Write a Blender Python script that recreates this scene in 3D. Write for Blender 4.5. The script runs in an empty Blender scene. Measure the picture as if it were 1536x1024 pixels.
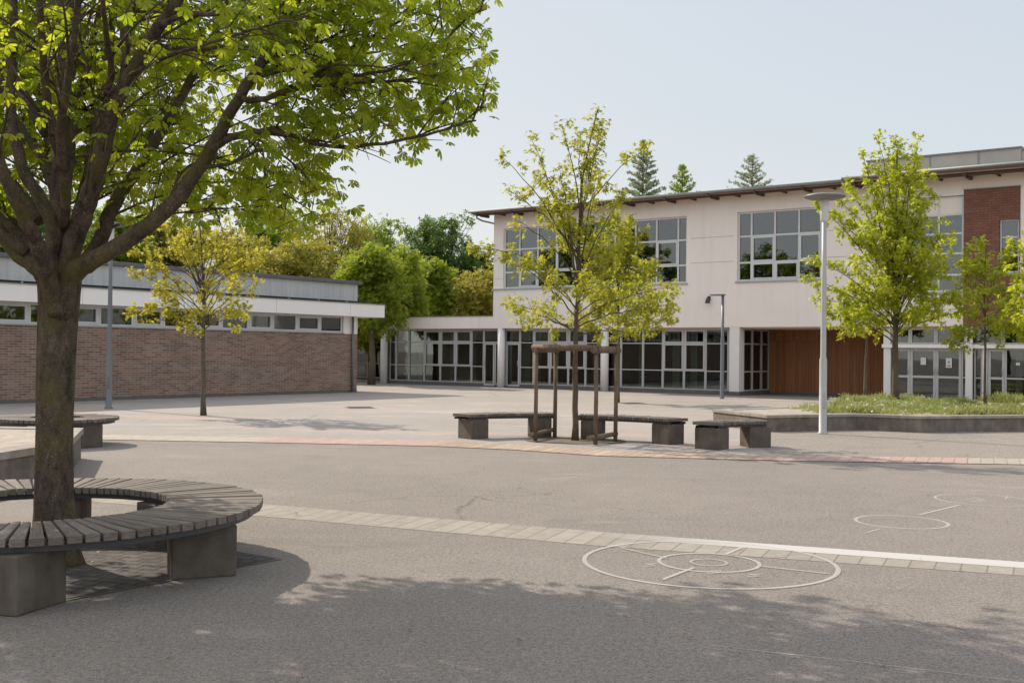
import bpy, bmesh, math, random
import numpy as np
from mathutils import Vector, Matrix
R = math.radians
C = bpy.context.scene.collection
scene = bpy.context.scene

# ------------------------------------------------------------------ camera model
EYE = 1.65; FPX = 1667.0; PITCH = 15 / 1667.0; ROLL = -0.0105
_cp, _sp, _cr, _sr = math.cos(PITCH), math.sin(PITCH), math.cos(ROLL), math.sin(ROLL)

def ray(u, v):
    x, y, z = (u - 768) / FPX, 1.0, (512 - v) / FPX
    y, z = y * _cp - z * _sp, y * _sp + z * _cp
    x, z = x * _cr + z * _sr, -x * _sr + z * _cr
    return x, y, z

def G(u, v, z=0.0):                      # survey: photo point -> point on the level z
    a = ray(u, v); t = (z - EYE) / a[2]
    return Vector((a[0] * t, a[1] * t, z))

def at(u, v, Y):                         # survey: photo point -> point at distance Y
    a = ray(u, v); t = Y / a[1]
    return Vector((a[0] * t, Y, EYE + a[2] * t))

cam_d = bpy.data.cameras.new('camera'); cam = bpy.data.objects.new('camera', cam_d); C.objects.link(cam)
cam_d.sensor_width = 36.0; cam_d.lens = 36.0 * FPX / 1536.0
cam_d.clip_start = 0.05; cam_d.clip_end = 3000
ax = Vector((_cr, 0, -_sr)); 
def _rot(v):
    y, z = v[1] * _cp - v[2] * _sp, v[1] * _sp + v[2] * _cp
    x = v[0]
    return Vector((x * _cr + z * _sr, y, -x * _sr + z * _cr))
bx_, by_, bz_ = _rot((1, 0, 0)), _rot((0, 0, 1)), _rot((0, -1, 0))
cam.matrix_world = Matrix(((bx_.x, by_.x, bz_.x, 0), (bx_.y, by_.y, bz_.y, 0), (bx_.z, by_.z, bz_.z, EYE), (0, 0, 0, 1)))
scene.camera = cam

# ------------------------------------------------------------------ light
SUN_DIR = Vector((-0.76 * math.cos(R(38)), 0.65 * math.cos(R(38)), math.sin(R(38))))
w = bpy.data.worlds.new('World'); scene.world = w; w.use_nodes = True
nt = w.node_tree; nt.nodes.clear()
sky = nt.nodes.new('ShaderNodeTexSky'); sky.sky_type = 'NISHITA'; sky.sun_disc = False
sky.sun_elevation = R(38); sky.sun_rotation = math.atan2(-0.76, 0.65)
sky.altitude = 100; sky.air_density = 1.0; sky.dust_density = 2.2; sky.ozone_density = 1.0
hs = nt.nodes.new('ShaderNodeHueSaturation'); hs.inputs['Saturation'].default_value = 2.3
bg = nt.nodes.new('ShaderNodeBackground'); bg.inputs['Strength'].default_value = 0.15
wo = nt.nodes.new('ShaderNodeOutputWorld')
gm = nt.nodes.new('ShaderNodeGamma'); gm.inputs['Gamma'].default_value = 0.12          # flattens the sky to a more even dome for stronger fill
nt.links.new(sky.outputs[0], gm.inputs[0])
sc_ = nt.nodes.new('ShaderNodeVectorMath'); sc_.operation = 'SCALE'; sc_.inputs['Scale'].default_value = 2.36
nt.links.new(gm.outputs[0], sc_.inputs[0]); # added fill: unseen sky overhead and behind the viewer is brightened in patches
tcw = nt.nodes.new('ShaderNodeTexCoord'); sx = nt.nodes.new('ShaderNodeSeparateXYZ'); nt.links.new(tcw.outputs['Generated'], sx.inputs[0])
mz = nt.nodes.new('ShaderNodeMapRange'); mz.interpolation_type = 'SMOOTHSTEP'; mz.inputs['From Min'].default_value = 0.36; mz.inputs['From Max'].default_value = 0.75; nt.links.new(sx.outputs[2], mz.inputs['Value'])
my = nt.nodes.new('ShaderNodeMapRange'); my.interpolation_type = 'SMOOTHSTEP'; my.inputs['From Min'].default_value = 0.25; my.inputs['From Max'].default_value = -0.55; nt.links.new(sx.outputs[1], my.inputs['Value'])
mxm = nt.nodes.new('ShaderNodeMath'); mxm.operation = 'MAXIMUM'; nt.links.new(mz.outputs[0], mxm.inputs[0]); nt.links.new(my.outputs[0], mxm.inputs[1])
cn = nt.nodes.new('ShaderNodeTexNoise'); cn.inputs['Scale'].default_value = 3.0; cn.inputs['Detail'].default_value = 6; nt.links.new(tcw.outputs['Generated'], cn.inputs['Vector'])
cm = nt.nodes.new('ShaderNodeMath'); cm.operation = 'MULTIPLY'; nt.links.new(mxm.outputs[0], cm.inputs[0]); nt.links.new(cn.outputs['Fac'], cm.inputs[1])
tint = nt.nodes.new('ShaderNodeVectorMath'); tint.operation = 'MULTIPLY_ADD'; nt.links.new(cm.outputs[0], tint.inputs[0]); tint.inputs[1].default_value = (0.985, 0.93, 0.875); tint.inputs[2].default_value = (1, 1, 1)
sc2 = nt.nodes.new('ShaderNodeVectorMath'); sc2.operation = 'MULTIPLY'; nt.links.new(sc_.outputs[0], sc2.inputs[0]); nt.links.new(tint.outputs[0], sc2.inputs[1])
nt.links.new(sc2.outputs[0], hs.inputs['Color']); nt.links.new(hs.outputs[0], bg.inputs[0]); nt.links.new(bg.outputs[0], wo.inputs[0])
sd = bpy.data.lights.new('sun', 'SUN'); sd.energy = 2.8; sd.angle = R(0.5); sd.color = (1.0, 0.895, 0.76)
so = bpy.data.objects.new('sun', sd); C.objects.link(so)
so.rotation_euler = SUN_DIR.to_track_quat('Z', 'Y').to_euler(); so.location = (-20, 15, 30)
scene.view_settings.view_transform = 'Standard'; scene.view_settings.look = 'None'
scene.view_settings.gamma = 1; scene.view_settings.exposure = 0.9
scene.render.engine = 'CYCLES'
cy = scene.cycles; cy.max_bounces = 9; cy.diffuse_bounces = 5; cy.glossy_bounces = 3; cy.transmission_bounces = 4
cy.transparent_max_bounces = 12; cy.caustics_reflective = False; cy.caustics_refractive = False
cy.use_denoising = True; cy.sample_clamp_indirect = 6

# ------------------------------------------------------------------ materials
class NT:
    def __init__(s, name):
        s.m = bpy.data.materials.new(name); s.m.use_nodes = True
        s.t = s.m.node_tree; s.t.nodes.clear()
        s.out = s.t.nodes.new('ShaderNodeOutputMaterial')
    def n(s, kind, **kw):
        nd = s.t.nodes.new('ShaderNode' + kind)
        for k, v in kw.items():
            if k in nd.inputs: nd.inputs[k].default_value = v
            else: setattr(nd, k, v)
        return nd
    def l(s, a, b): s.t.links.new(a, b)
    def coord(s, sx=1, sy=1, sz=1, swz=None):
        tc = s.n('TexCoord')
        mp = s.n('Mapping'); mp.inputs['Scale'].default_value = (sx, sy, sz)
        if swz == 'xz':
            sep = s.n('SeparateXYZ'); cb = s.n('CombineXYZ')
            s.l(tc.outputs['Object'], sep.inputs[0]); s.l(sep.outputs[0], cb.inputs[0]); s.l(sep.outputs[2], cb.inputs[1])
            s.l(cb.outputs[0], mp.inputs[0])
        else: s.l(tc.outputs['Object'], mp.inputs[0])
        return mp.outputs[0]
    def noise(s, co, scale, detail=4, rough=0.55):
        nd = s.n('TexNoise'); nd.inputs['Scale'].default_value = scale; nd.inputs['Detail'].default_value = detail
        nd.inputs['Roughness'].default_value = rough; s.l(co, nd.inputs['Vector']); return nd.outputs['Fac']
    def ramp(s, fac, stops):
        r = s.n('ValToRGB'); e = r.color_ramp.elements
        while len(e) < len(stops): e.new(0.5)
        for i, (p, c) in enumerate(stops):
            e[i].position = p; e[i].color = (*c, 1) if len(c) == 3 else c
        s.l(fac, r.inputs[0]); return r.outputs[0]
    def mix(s, fac, a, b, mode='MIX'):
        m = s.n('MixRGB', blend_type=mode)
        for sock, v in ((m.inputs[0], fac), (m.inputs[1], a), (m.inputs[2], b)):
            if hasattr(v, 'links'): s.l(v, sock)
            elif isinstance(v, (int, float)): sock.default_value = v
            else: sock.default_value = (*v, 1)
        return m.outputs[0]
    def bump(s, h, strength=0.3, dist=0.01):
        b = s.n('Bump'); b.inputs['Strength'].default_value = strength; b.inputs['Distance'].default_value = dist
        s.l(h, b.inputs['Height']); return b.outputs[0]
    def pbr(s, col, rough=0.8, nrm=None, metal=0.0, spec=0.5):
        p = s.n('BsdfPrincipled')
        if hasattr(col, 'links'): s.l(col, p.inputs['Base Color'])
        else: p.inputs['Base Color'].default_value = (*col, 1)
        if hasattr(rough, 'links'): s.l(rough, p.inputs['Roughness'])
        else: p.inputs['Roughness'].default_value = rough
        p.inputs['Metallic'].default_value = metal; p.inputs['Specular IOR Level'].default_value = spec
        if nrm is not None: s.l(nrm, p.inputs['Normal'])
        s.l(p.outputs[0], s.out.inputs[0]); return p

M = {}
def simple(name, col, rough=0.7, var=0.12, scale=3.0, bump=0.15, metal=0.0, fine=60, spec=0.4):
    t = NT(name); co = t.coord()
    n1 = t.noise(co, scale, 5); n2 = t.noise(co, fine, 3)
    lo = tuple(c * (1 - var) for c in col); hi = tuple(min(1, c * (1 + var)) for c in col)
    c = t.ramp(n1, [(0.3, lo), (0.7, hi)])
    c = t.mix(0.25, c, t.ramp(n2, [(0.3, lo), (0.7, hi)]))
    t.pbr(c, rough, t.bump(n2, bump, 0.004), metal, spec); M[name] = t.m
    return t.m

def m_asphalt(name, dark, light, grain=1.0, patches=None):
    t = NT(name); co = t.coord()
    big = t.noise(co, 0.22, 5, 0.6); mid = t.noise(co, 2.3, 5, 0.6); fine = t.noise(co, 70, 4, 0.75)
    vo = t.n('TexVoronoi'); vo.inputs['Scale'].default_value = 140; t.l(co, vo.inputs['Vector'])
    grit = t.noise(co, 28, 5, 0.8)
    c = t.ramp(big, [(0.3, dark), (0.7, light)])
    c = t.mix(0.35, c, t.ramp(mid, [(0.3, dark), (0.7, light)]))
    c = t.mix(0.8 * grain, c, t.ramp(grit, [(0.3, (0.42, 0.41, 0.40)), (0.5, (0.96, 0.96, 0.96)), (0.7, (1.4, 1.39, 1.38))]), 'MULTIPLY')
    c = t.mix(0.75 * grain, c, t.ramp(fine, [(0.32, (0.25, 0.24, 0.23)), (0.5, (0.9, 0.89, 0.88)), (0.66, (1.3, 1.29, 1.28))]), 'MULTIPLY')
    sp = t.ramp(vo.outputs['Color'], [(0.80, (0, 0, 0)), (0.9, (1, 1, 1))])
    c = t.mix(0.0, c, c)
    mm = t.n('MixRGB'); t.l(sp, mm.inputs[0]); t.l(c, mm.inputs[1]); mm.inputs[2].default_value = (light[0] * 1.22, light[1] * 1.2, light[2] * 1.18, 1)
    c = mm.outputs[0]
    # worn pale marks and dark stains with shapes of their own
    st = t.noise(t.coord(0.5, 1.6, 1), 0.9, 6, 0.65)
    c = t.mix(t.ramp(st, [(0.6, (0, 0, 0)), (0.78, (0.5, 0.5, 0.5))]), c, tuple(x * 1.25 for x in light))
    st2 = t.noise(t.coord(0.7, 1.3, 1), 0.55, 6, 0.7)
    c = t.mix(t.ramp(st2, [(0.58, (0, 0, 0)), (0.70, (0.45, 0.45, 0.45))]), c, tuple(x * 0.7 for x in dark))
    # hairline cracks
    cr_ = t.n('TexVoronoi', feature='DISTANCE_TO_EDGE'); cr_.inputs['Scale'].default_value = 0.23
    wob = t.noise(co, 1.4, 5); wm = t.n('VectorMath', operation='SCALE'); t.l(wob, wm.inputs[0]); wm.inputs['Scale'].default_value = 1.5
    ad = t.n('VectorMath', operation='ADD'); t.l(co, ad.inputs[0]); t.l(wm.outputs[0], ad.inputs[1]); t.l(ad.outputs[0], cr_.inputs['Vector'])
    ck = t.ramp(cr_.outputs['Distance'], [(0.0, (0.8, 0.8, 0.8)), (0.007, (0, 0, 0))])
    ckm = t.ramp(t.noise(co, 0.15, 2), [(0.5, (0, 0, 0)), (0.6, (1, 1, 1))])
    c = t.mix(t.mix(1.0, ck, ckm, 'MULTIPLY'), c, tuple(x * 0.45 for x in dark))
    if patches:
        for i, (sc, lo_, hi_, pc, k) in enumerate(patches):
            pn = t.noise(t.coord(sc[0], sc[1], 1), 1.0 + i * .37, 4, 0.55)
            c = t.mix(t.ramp(pn, [(lo_, (0, 0, 0)), (hi_, (k, k, k))]), c, pc)
    t.pbr(c, 0.88, t.bump(fine, 0.8, 0.010), 0, 0.3); M[name] = t.m

m_asphalt('asphalt', (0.215, 0.19, 0.17), (0.30, 0.266, 0.24))
m_asphalt('apron_asphalt', (0.25, 0.22, 0.195), (0.325, 0.288, 0.257))
m_asphalt('plaza_asphalt', (0.30, 0.272, 0.247), (0.38, 0.347, 0.317), 0.7,
          [((0.16, 0.7), 0.54, 0.66, (0.48, 0.33, 0.29), 0.4), ((0.2, 0.75), 0.58, 0.70, (0.30, 0.31, 0.35), 0.6), ((0.22, 0.9), 0.60, 0.70, (0.58, 0.52, 0.36), 0.5)])

def m_pavers(name, stops, bw, rh, mortar=(0.1, 0.09, 0.08), rot=0.0, worn=0.3, msize=0.012, tintx=None):
    t = NT(name); tc = t.n('TexCoord'); mp = t.n('Mapping'); mp.inputs['Rotation'].default_value = (0, 0, rot)
    t.l(tc.outputs['UV' if tintx == 'uv' else 'Object'], mp.inputs[0]); co = mp.outputs[0]
    b = t.n('TexBrick'); t.l(co, b.inputs['Vector']); b.inputs['Scale'].default_value = 1
    b.inputs['Brick Width'].default_value = bw; b.inputs['Row Height'].default_value = rh
    b.inputs['Mortar Size'].default_value = msize; b.inputs['Mortar Smooth'].default_value = 0.3
    b.offset = 0.5 if tintx != 'uv' else 0.0
    b.inputs['Color1'].default_value = (0.2, 0.2, 0.2, 1); b.inputs['Color2'].default_value = (0.8, 0.8, 0.8, 1); b.inputs['Mortar'].default_value = (0.5, 0.5, 0.5, 1)
    c = t.ramp(b.outputs['Color'], stops)
    co2 = t.coord(); n = t.noise(co2, 7, 5, .65); n2 = t.noise(co2, 60, 3)
    c = t.mix(worn, c, t.ramp(n, [(0.3, tuple(x * .55 for x in stops[0][1])), (0.7, tuple(min(1, x * 1.35) for x in stops[-1][1]))]))
    c = t.mix(b.outputs['Fac'], c, mortar)
    inv = t.n('Math', operation='SUBTRACT'); inv.inputs[0].default_value = 1; t.l(b.outputs['Fac'], inv.inputs[1])
    ad = t.n('Math', operation='ADD'); t.l(inv.outputs[0], ad.inputs[0]); t.l(n2, ad.inputs[1])
    t.pbr(c, 0.85, t.bump(ad.outputs[0], 0.5, 0.008), 0, 0.3); M[name] = t.m

m_pavers('setts_pale', [(0.2, (0.265, 0.235, 0.205)), (0.8, (0.33, 0.295, 0.258))], 0.19, 5.0, (0.2, 0.175, 0.152), tintx='uv', msize=.008)
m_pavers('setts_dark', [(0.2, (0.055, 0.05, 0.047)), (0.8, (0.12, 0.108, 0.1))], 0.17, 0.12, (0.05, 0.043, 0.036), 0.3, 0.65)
m_pavers('setts_red', [(0.2, (0.36, 0.255, 0.222)), (0.8, (0.44, 0.31, 0.27))], 0.2, 5.0, (0.2, 0.14, 0.12), tintx='uv', msize=.006)
m_pavers('setts_tan', [(0.2, (0.30, 0.22, 0.16)), (0.5, (0.38, 0.27, 0.2)), (0.8, (0.43, 0.37, 0.28))], 0.2, 5.0, (0.15, 0.12, 0.1), tintx='uv', msize=.008)
m_pavers('setts_beige', [(0.2, (0.33, 0.29, 0.24)), (0.8, (0.42, 0.37, 0.31))], 0.2, 5.0, (0.2, 0.17, 0.14), tintx='uv', msize=.006)

def m_brick(name, c1, c2, mortar, bw, rh, ms):
    t = NT(name); co = t.coord(swz='xz')
    b = t.n('TexBrick'); t.l(co, b.inputs['Vector']); b.inputs['Scale'].default_value = 1
    b.inputs['Brick Width'].default_value = bw; b.inputs['Row Height'].default_value = rh
    b.inputs['Mortar Size'].default_value = ms; b.inputs['Mortar Smooth'].default_value = 0.2
    b.inputs['Color1'].default_value = (*c1, 1); b.inputs['Color2'].default_value = (*c2, 1); b.inputs['Mortar'].default_value = (*mortar, 1)
    n = t.noise(co, 1.1, 6, .65); n2 = t.noise(co, 30, 4)
    c = t.mix(0.8, b.outputs['Color'], t.ramp(n, [(0.25, (0.6, 0.58, 0.56)), (0.75, (1, 1, 1))]), 'MULTIPLY')
    c = t.mix(0.35, c, t.ramp(n2, [(0.3, (0.5, 0.5, 0.5)), (0.7, (1, 1, 1))]), 'MULTIPLY')
    inv = t.n('Math', operation='SUBTRACT'); inv.inputs[0].default_value = 1; t.l(b.outputs['Fac'], inv.inputs[1])
    t.pbr(c, 0.85, t.bump(inv.outputs[0], 0.6, 0.01), 0, 0.3); M[name] = t.m
m_brick('hall_brick', (0.21, 0.126, 0.094), (0.37, 0.245, 0.19), (0.42, 0.35, 0.3), 0.29, 0.073, 0.011)
m_brick('red_brick', (0.24, 0.11, 0.08), (0.3, 0.145, 0.105), (0.19, 0.09, 0.065), 0.25, 0.085, 0.01)

def m_render(name, col, streak=0.14):
    t = NT(name); co = t.coord()
    n1 = t.noise(co, 0.5, 5, .6); n2 = t.noise(t.coord(2.5, 2.5, 0.22), 1.0, 5, .6); n3 = t.noise(co, 120, 2)
    c = t.ramp(n1, [(0.3, tuple(x * .94 for x in col)), (0.7, col)])
    c = t.mix(t.ramp(n2, [(0.5, (0, 0, 0)), (0.75, (streak * 2,) * 3)]), c, (col[0] * .72, col[1] * .68, col[2] * .64))
    t.pbr(c, 0.9, t.bump(n3, 0.2, 0.003), 0, 0.2); M[name] = t.m
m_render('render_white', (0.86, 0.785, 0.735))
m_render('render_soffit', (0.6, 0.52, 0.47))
m_render('fascia_white', (0.86, 0.83, 0.80), 0.06)
m_render('column_white', (0.78, 0.75, 0.73), 0.15)

def m_clad():
    t = NT('grey_cladding'); co = t.coord()
    wv = t.n('TexWave', wave_type='BANDS', bands_direction='X'); wv.inputs['Scale'].default_value = 1.6; t.l(co, wv.inputs['Vector'])
    wv.inputs['Distortion'].default_value = 0
    n = t.noise(t.coord(3, 3, .3), 1.2, 5)
    c = t.ramp(n, [(0.3, (0.44, 0.435, 0.43)), (0.7, (0.54, 0.535, 0.53))])
    c = t.mix(t.ramp(wv.outputs['Fac'], [(0.0, (0.25, 0.25, 0.25)), (0.06, (0, 0, 0))]), c, (0.25, 0.26, 0.27))
    t.pbr(c, 0.6, t.bump(wv.outputs['Fac'], 0.15, 0.01), 0, 0.3); M['grey_cladding'] = t.m
m_clad()
def m_wood_wall():
    t = NT('wood_panels'); co = t.coord()
    b = t.n('TexBrick'); t.l(t.coord(swz='xz'), b.inputs['Vector']); b.offset = 0.0
    b.inputs['Scale'].default_value = 1; b.inputs['Brick Width'].default_value = 0.14; b.inputs['Row Height'].default_value = 2.2; b.inputs['Mortar Size'].default_value = 0.005
    b.inputs['Color1'].default_value = (0.31, 0.12, 0.045, 1); b.inputs['Color2'].default_value = (0.4, 0.165, 0.063, 1); b.inputs['Mortar'].default_value = (0.12, 0.045, 0.018, 1)
    n = t.noise(t.coord(14, 14, 0.5), 1.5, 5, .6)
    c = t.mix(0.75, b.outputs['Color'], t.ramp(n, [(0.25, (0.5, 0.45, 0.42)), (0.7, (1, 1, 1))]), 'MULTIPLY')
    t.pbr(c, 0.55, t.bump(n, 0.2, 0.004), 0, 0.4); M['wood_panels'] = t.m
m_wood_wall()
def m_oldwood(name, lo, hi, axis):
    t = NT(name); tc = t.n('TexCoord'); mp = t.n('Mapping'); t.l(tc.outputs['UV'], mp.inputs[0])
    mp.inputs['Scale'].default_value = axis
    co = mp.outputs[0]; n = t.noise(co, 1.0, 6, .65); n2 = t.noise(t.coord(), 1.7, 4)
    at_ = t.n('Attribute', attribute_name='v')
    c = t.ramp(n, [(0.28, lo), (0.55, hi), (0.75, tuple(x * 1.3 for x in hi))])
    c = t.mix(0.6, c, t.ramp(at_.outputs['Fac'], [(0, (0.4, 0.38, 0.36)), (1, (1.1, 1.08, 1.05))]), 'MULTIPLY')
    c = t.mix(0.4, c, t.ramp(n2, [(0.35, (0.55, 0.55, 0.53)), (0.65, (1, 1, 1))]), 'MULTIPLY')
    t.pbr(c, 0.75, t.bump(n, 0.5, 0.004), 0, 0.35); M[name] = t.m
m_oldwood('slat_wood', (0.075, 0.062, 0.052), (0.215, 0.183, 0.157), (5, 110, 1))
def m_timber():
    t = NT('timber_post'); n = t.noise(t.coord(40, 40, 3), 1.2, 5, .65); n2 = t.noise(t.coord(), 3, 4)
    c = t.ramp(n, [(0.3, (0.085, 0.06, 0.043)), (0.65, (0.23, 0.165, 0.12))])
    c = t.mix(0.5, c, t.ramp(n2, [(0.35, (0.55, 0.52, 0.5)), (0.65, (1, 1, 1))]), 'MULTIPLY')
    t.pbr(c, 0.8, t.bump(n, 0.5, 0.004), 0, 0.3); M['timber_post'] = t.m
m_timber()
def m_concrete(name, lo, hi):
    t = NT(name); co = t.coord(); n = t.noise(co, 3.2, 6, .65); n2 = t.noise(t.coord(9, 9, 1.0), 1, 5); n3 = t.noise(co, 90, 3)
    c = t.ramp(n, [(0.3, lo), (0.7, hi)])
    c = t.mix(0.45, c, t.ramp(n2, [(0.35, (0.55, 0.53, 0.5)), (0.65, (1, 1, 1))]), 'MULTIPLY')
    vo = t.n('TexVoronoi'); vo.inputs['Scale'].default_value = 45; t.l(co, vo.inputs['Vector'])
    c = t.mix(t.ramp(vo.outputs['Distance'], [(0.0, (0.6, 0.6, 0.6)), (0.12, (0, 0, 0))]), c, tuple(x * .45 for x in lo))
    t.pbr(c, 0.88, t.bump(n3, 0.35, 0.004), 0, 0.3); M[name] = t.m
m_concrete('bench_concrete', (0.08, 0.065, 0.052), (0.16, 0.135, 0.11))
m_concrete('planter_concrete', (0.115, 0.097, 0.08), (0.24, 0.21, 0.18))
m_concrete('planter_cap', (0.26, 0.23, 0.2), (0.38, 0.34, 0.3))
m_concrete('gravel_top', (0.32, 0.27, 0.225), (0.46, 0.4, 0.34))
def m_bark(name, lo, hi, moss, sc):
    t = NT(name); co = t.coord(1, 1, 1)
    n = t.noise(t.coord(sc, sc, sc * 0.5), 9.0, 8, .72); n2 = t.noise(co, 2.6, 6, .65); n3 = t.noise(t.coord(sc, sc, sc * 1.6), 42, 5, .75)
    c = t.ramp(n, [(0.34, lo), (0.5, tuple((a + b) / 2 for a, b in zip(lo, hi))), (0.64, hi)])
    c = t.mix(0.7, c, t.ramp(n3, [(0.36, (0.35, 0.32, 0.3)), (0.6, (1.1, 1.08, 1.05))]), 'MULTIPLY')
    c = t.mix(t.ramp(n2, [(0.5, (0, 0, 0)), (0.62, (0.6, 0.6, 0.6))]), c, moss)
    c = t.mix(t.ramp(t.noise(co, 3.7, 6, .7), [(0.56, (0, 0, 0)), (0.7, (0.5, 0.5, 0.5))]), c, (hi[0] * 1.1, hi[1] * .8, hi[2] * .6))
    vo = t.n('TexVoronoi'); vo.inputs['Scale'].default_value = 38; t.l(co, vo.inputs['Vector'])
    sp = t.mix(1.0, t.ramp(vo.outputs['Distance'], [(0.10, (0.8, 0.8, 0.8)), (0.2, (0, 0, 0))]), t.ramp(t.noise(co, 6, 3), [(0.48, (0, 0, 0)), (0.6, (1, 1, 1))]), 'MULTIPLY')
    c = t.mix(sp, c, (hi[0] * 2.4, hi[1] * 2.4, hi[2] * 2.3))
    ad = t.n('Math', operation='ADD'); t.l(n, ad.inputs[0]); t.l(n3, ad.inputs[1])
    t.pbr(c, 0.9, t.bump(ad.outputs[0], 0.9, 0.02), 0, 0.25); M[name] = t.m
m_bark('bark_near', (0.045, 0.034, 0.026), (0.19, 0.148, 0.11), (0.13, 0.115, 0.03), 1.3)
m_bark('bark_young', (0.1, 0.078, 0.055), (0.2, 0.16, 0.12), (0.14, 0.13, 0.06), 2.0)
m_bark('bark_far', (0.07, 0.055, 0.04), (0.13, 0.1, 0.08), (0.09, 0.08, 0.04), 1.0)

def m_leaf(name, lo, hi, tlo, thi, trans=0.5):
    t = NT(name); a = t.n('Attribute', attribute_name='v')
    cd = t.ramp(a.outputs['Fac'], [(0, lo), (1, hi)]); ct = t.ramp(a.outputs['Fac'], [(0, tlo), (1, thi)])
    d = t.n('BsdfPrincipled'); t.l(cd, d.inputs['Base Color']); d.inputs['Roughness'].default_value = 0.5; d.inputs['Specular IOR Level'].default_value = 0.3
    tr = t.n('BsdfTranslucent'); t.l(ct, tr.inputs['Color'])
    mx = t.n('MixShader'); mx.inputs[0].default_value = trans
    t.l(d.outputs[0], mx.inputs[1]); t.l(tr.outputs[0], mx.inputs[2]); t.l(mx.outputs[0], t.out.inputs[0]); M[name] = t.m
m_leaf('leaf_near', (0.09, 0.14, 0.012), (0.17, 0.21, 0.02), (0.42, 0.55, 0.018), (0.76, 0.8, 0.045), 0.58)
m_leaf('leaf_yellow', (0.2, 0.225, 0.025), (0.37, 0.35, 0.045), (0.44, 0.47, 0.035), (0.66, 0.63, 0.07), 0.5)
m_leaf('leaf_fresh', (0.2, 0.25, 0.02), (0.36, 0.37, 0.04), (0.56, 0.66, 0.03), (0.8, 0.8, 0.07), 0.52)
m_leaf('leaf_mid', (0.13, 0.19, 0.022), (0.26, 0.3, 0.04), (0.34, 0.45, 0.03), (0.56, 0.62, 0.055), 0.45)
m_leaf('leaf_green', (0.1, 0.16, 0.022), (0.2, 0.26, 0.035), (0.26, 0.38, 0.03), (0.46, 0.55, 0.055), 0.45)
m_leaf('leaf_gold', (0.23, 0.225, 0.03), (0.41, 0.37, 0.05), (0.46, 0.45, 0.035), (0.72, 0.64, 0.06), 0.5)
m_leaf('leaf_dark', (0.055, 0.105, 0.028), (0.1, 0.16, 0.038), (0.13, 0.24, 0.03), (0.24, 0.36, 0.05), 0.4)
m_leaf('leaf_olive', (0.2, 0.2, 0.035), (0.33, 0.29, 0.06), (0.38, 0.37, 0.045), (0.56, 0.5, 0.08), 0.45)
m_leaf('leaf_conifer', (0.24, 0.29, 0.17), (0.36, 0.4, 0.24), (0.22, 0.28, 0.13), (0.32, 0.38, 0.17), 0.35)
m_leaf('leaf_grass', (0.18, 0.23, 0.06), (0.38, 0.38, 0.15), (0.28, 0.35, 0.08), (0.5, 0.5, 0.18), 0.4)
m_leaf('petal_white', (0.7, 0.7, 0.66), (0.8, 0.8, 0.76), (0.6, 0.6, 0.55), (0.7, 0.7, 0.65), 0.3)
m_leaf('litter', (0.18, 0.12, 0.05), (0.3, 0.24, 0.1), (0.15, 0.1, 0.04), (0.2, 0.16, 0.06), 0.2)

def m_glass(name, tint, base):
    t = NT(name)
    tr = t.n('BsdfTransparent'); tr.inputs[0].default_value = (*tint, 1)
    gl = t.n('BsdfGlossy'); gl.inputs['Roughness'].default_value = 0.015; gl.inputs[0].default_value = (0.95, 0.98, 1.0, 1)
    fr = t.n('Fresnel'); fr.inputs['IOR'].default_value = 1.5
    n = t.noise(t.coord(), 0.9, 2); nb = t.bump(n, 0.06, 0.02); t.l(nb, gl.inputs['Normal'])
    mr = t.n('MapRange'); mr.inputs['To Min'].default_value = base; mr.inputs['From Min'].default_value = 0.0; t.l(fr.outputs[0], mr.inputs['Value'])
    mx = t.n('MixShader'); t.l(mr.outputs[0], mx.inputs[0]); t.l(tr.outputs[0], mx.inputs[1]); t.l(gl.outputs[0], mx.inputs[2])
    t.l(mx.outputs[0], t.out.inputs[0]); M[name] = t.m
m_glass('glass', (0.6, 0.66, 0.63), 0.05)
m_glass('glass_upper', (0.40, 0.45, 0.48), 0.08)
simple('alu_frame', (0.47, 0.465, 0.46), 0.45, 0.08, 2, 0.05)
simple('alu_bright', (0.62, 0.62, 0.62), 0.45, 0.06, 2, 0.05)
simple('alu_sill', (0.36, 0.37, 0.39), 0.45, 0.1, 2, 0.05)
simple('zinc', (0.22, 0.22, 0.215), 0.5, 0.12, 1.5, 0.05)
simple('roof_dark', (0.12, 0.12, 0.125), 0.6, 0.15, 1.5, 0.1)
simple('brown_wood', (0.075, 0.044, 0.035), 0.6, 0.25, 2.5, 0.1)
simple('soffit_wood', (0.42, 0.25, 0.19), 0.7, 0.15, 2.5, 0.1)
simple('parapet_felt', (0.42, 0.39, 0.35), 0.85, 0.12, 1.6, 0.2)
simple('plinth_dark', (0.13, 0.12, 0.11), 0.85, 0.2, 3, 0.3)
simple('joint_line', (0.5, 0.36, 0.32), 0.85, 0.05)
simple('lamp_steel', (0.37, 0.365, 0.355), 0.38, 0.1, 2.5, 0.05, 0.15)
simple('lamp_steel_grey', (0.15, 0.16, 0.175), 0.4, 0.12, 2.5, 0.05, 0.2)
simple('lamp_head', (0.2, 0.2, 0.21), 0.45, 0.1, 4, 0.05, 0.2)
simple('lamp_glass', (0.6, 0.6, 0.58), 0.3, 0.05, 4, 0.0)
simple('dark_metal', (0.06, 0.06, 0.065), 0.45, 0.15, 4, 0.05)
simple('iron', (0.11, 0.1, 0.095), 0.6, 0.2, 8, 0.3)
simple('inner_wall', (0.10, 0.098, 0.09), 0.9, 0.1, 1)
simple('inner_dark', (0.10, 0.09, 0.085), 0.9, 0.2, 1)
simple('inner_floor', (0.22, 0.19, 0.17), 0.5, 0.15, 1)
simple('curtain', (0.42, 0.46, 0.36), 0.9, 0.12, 4)
simple('soil', (0.14, 0.11, 0.08), 0.95, 0.3, 5, 0.6)
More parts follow.
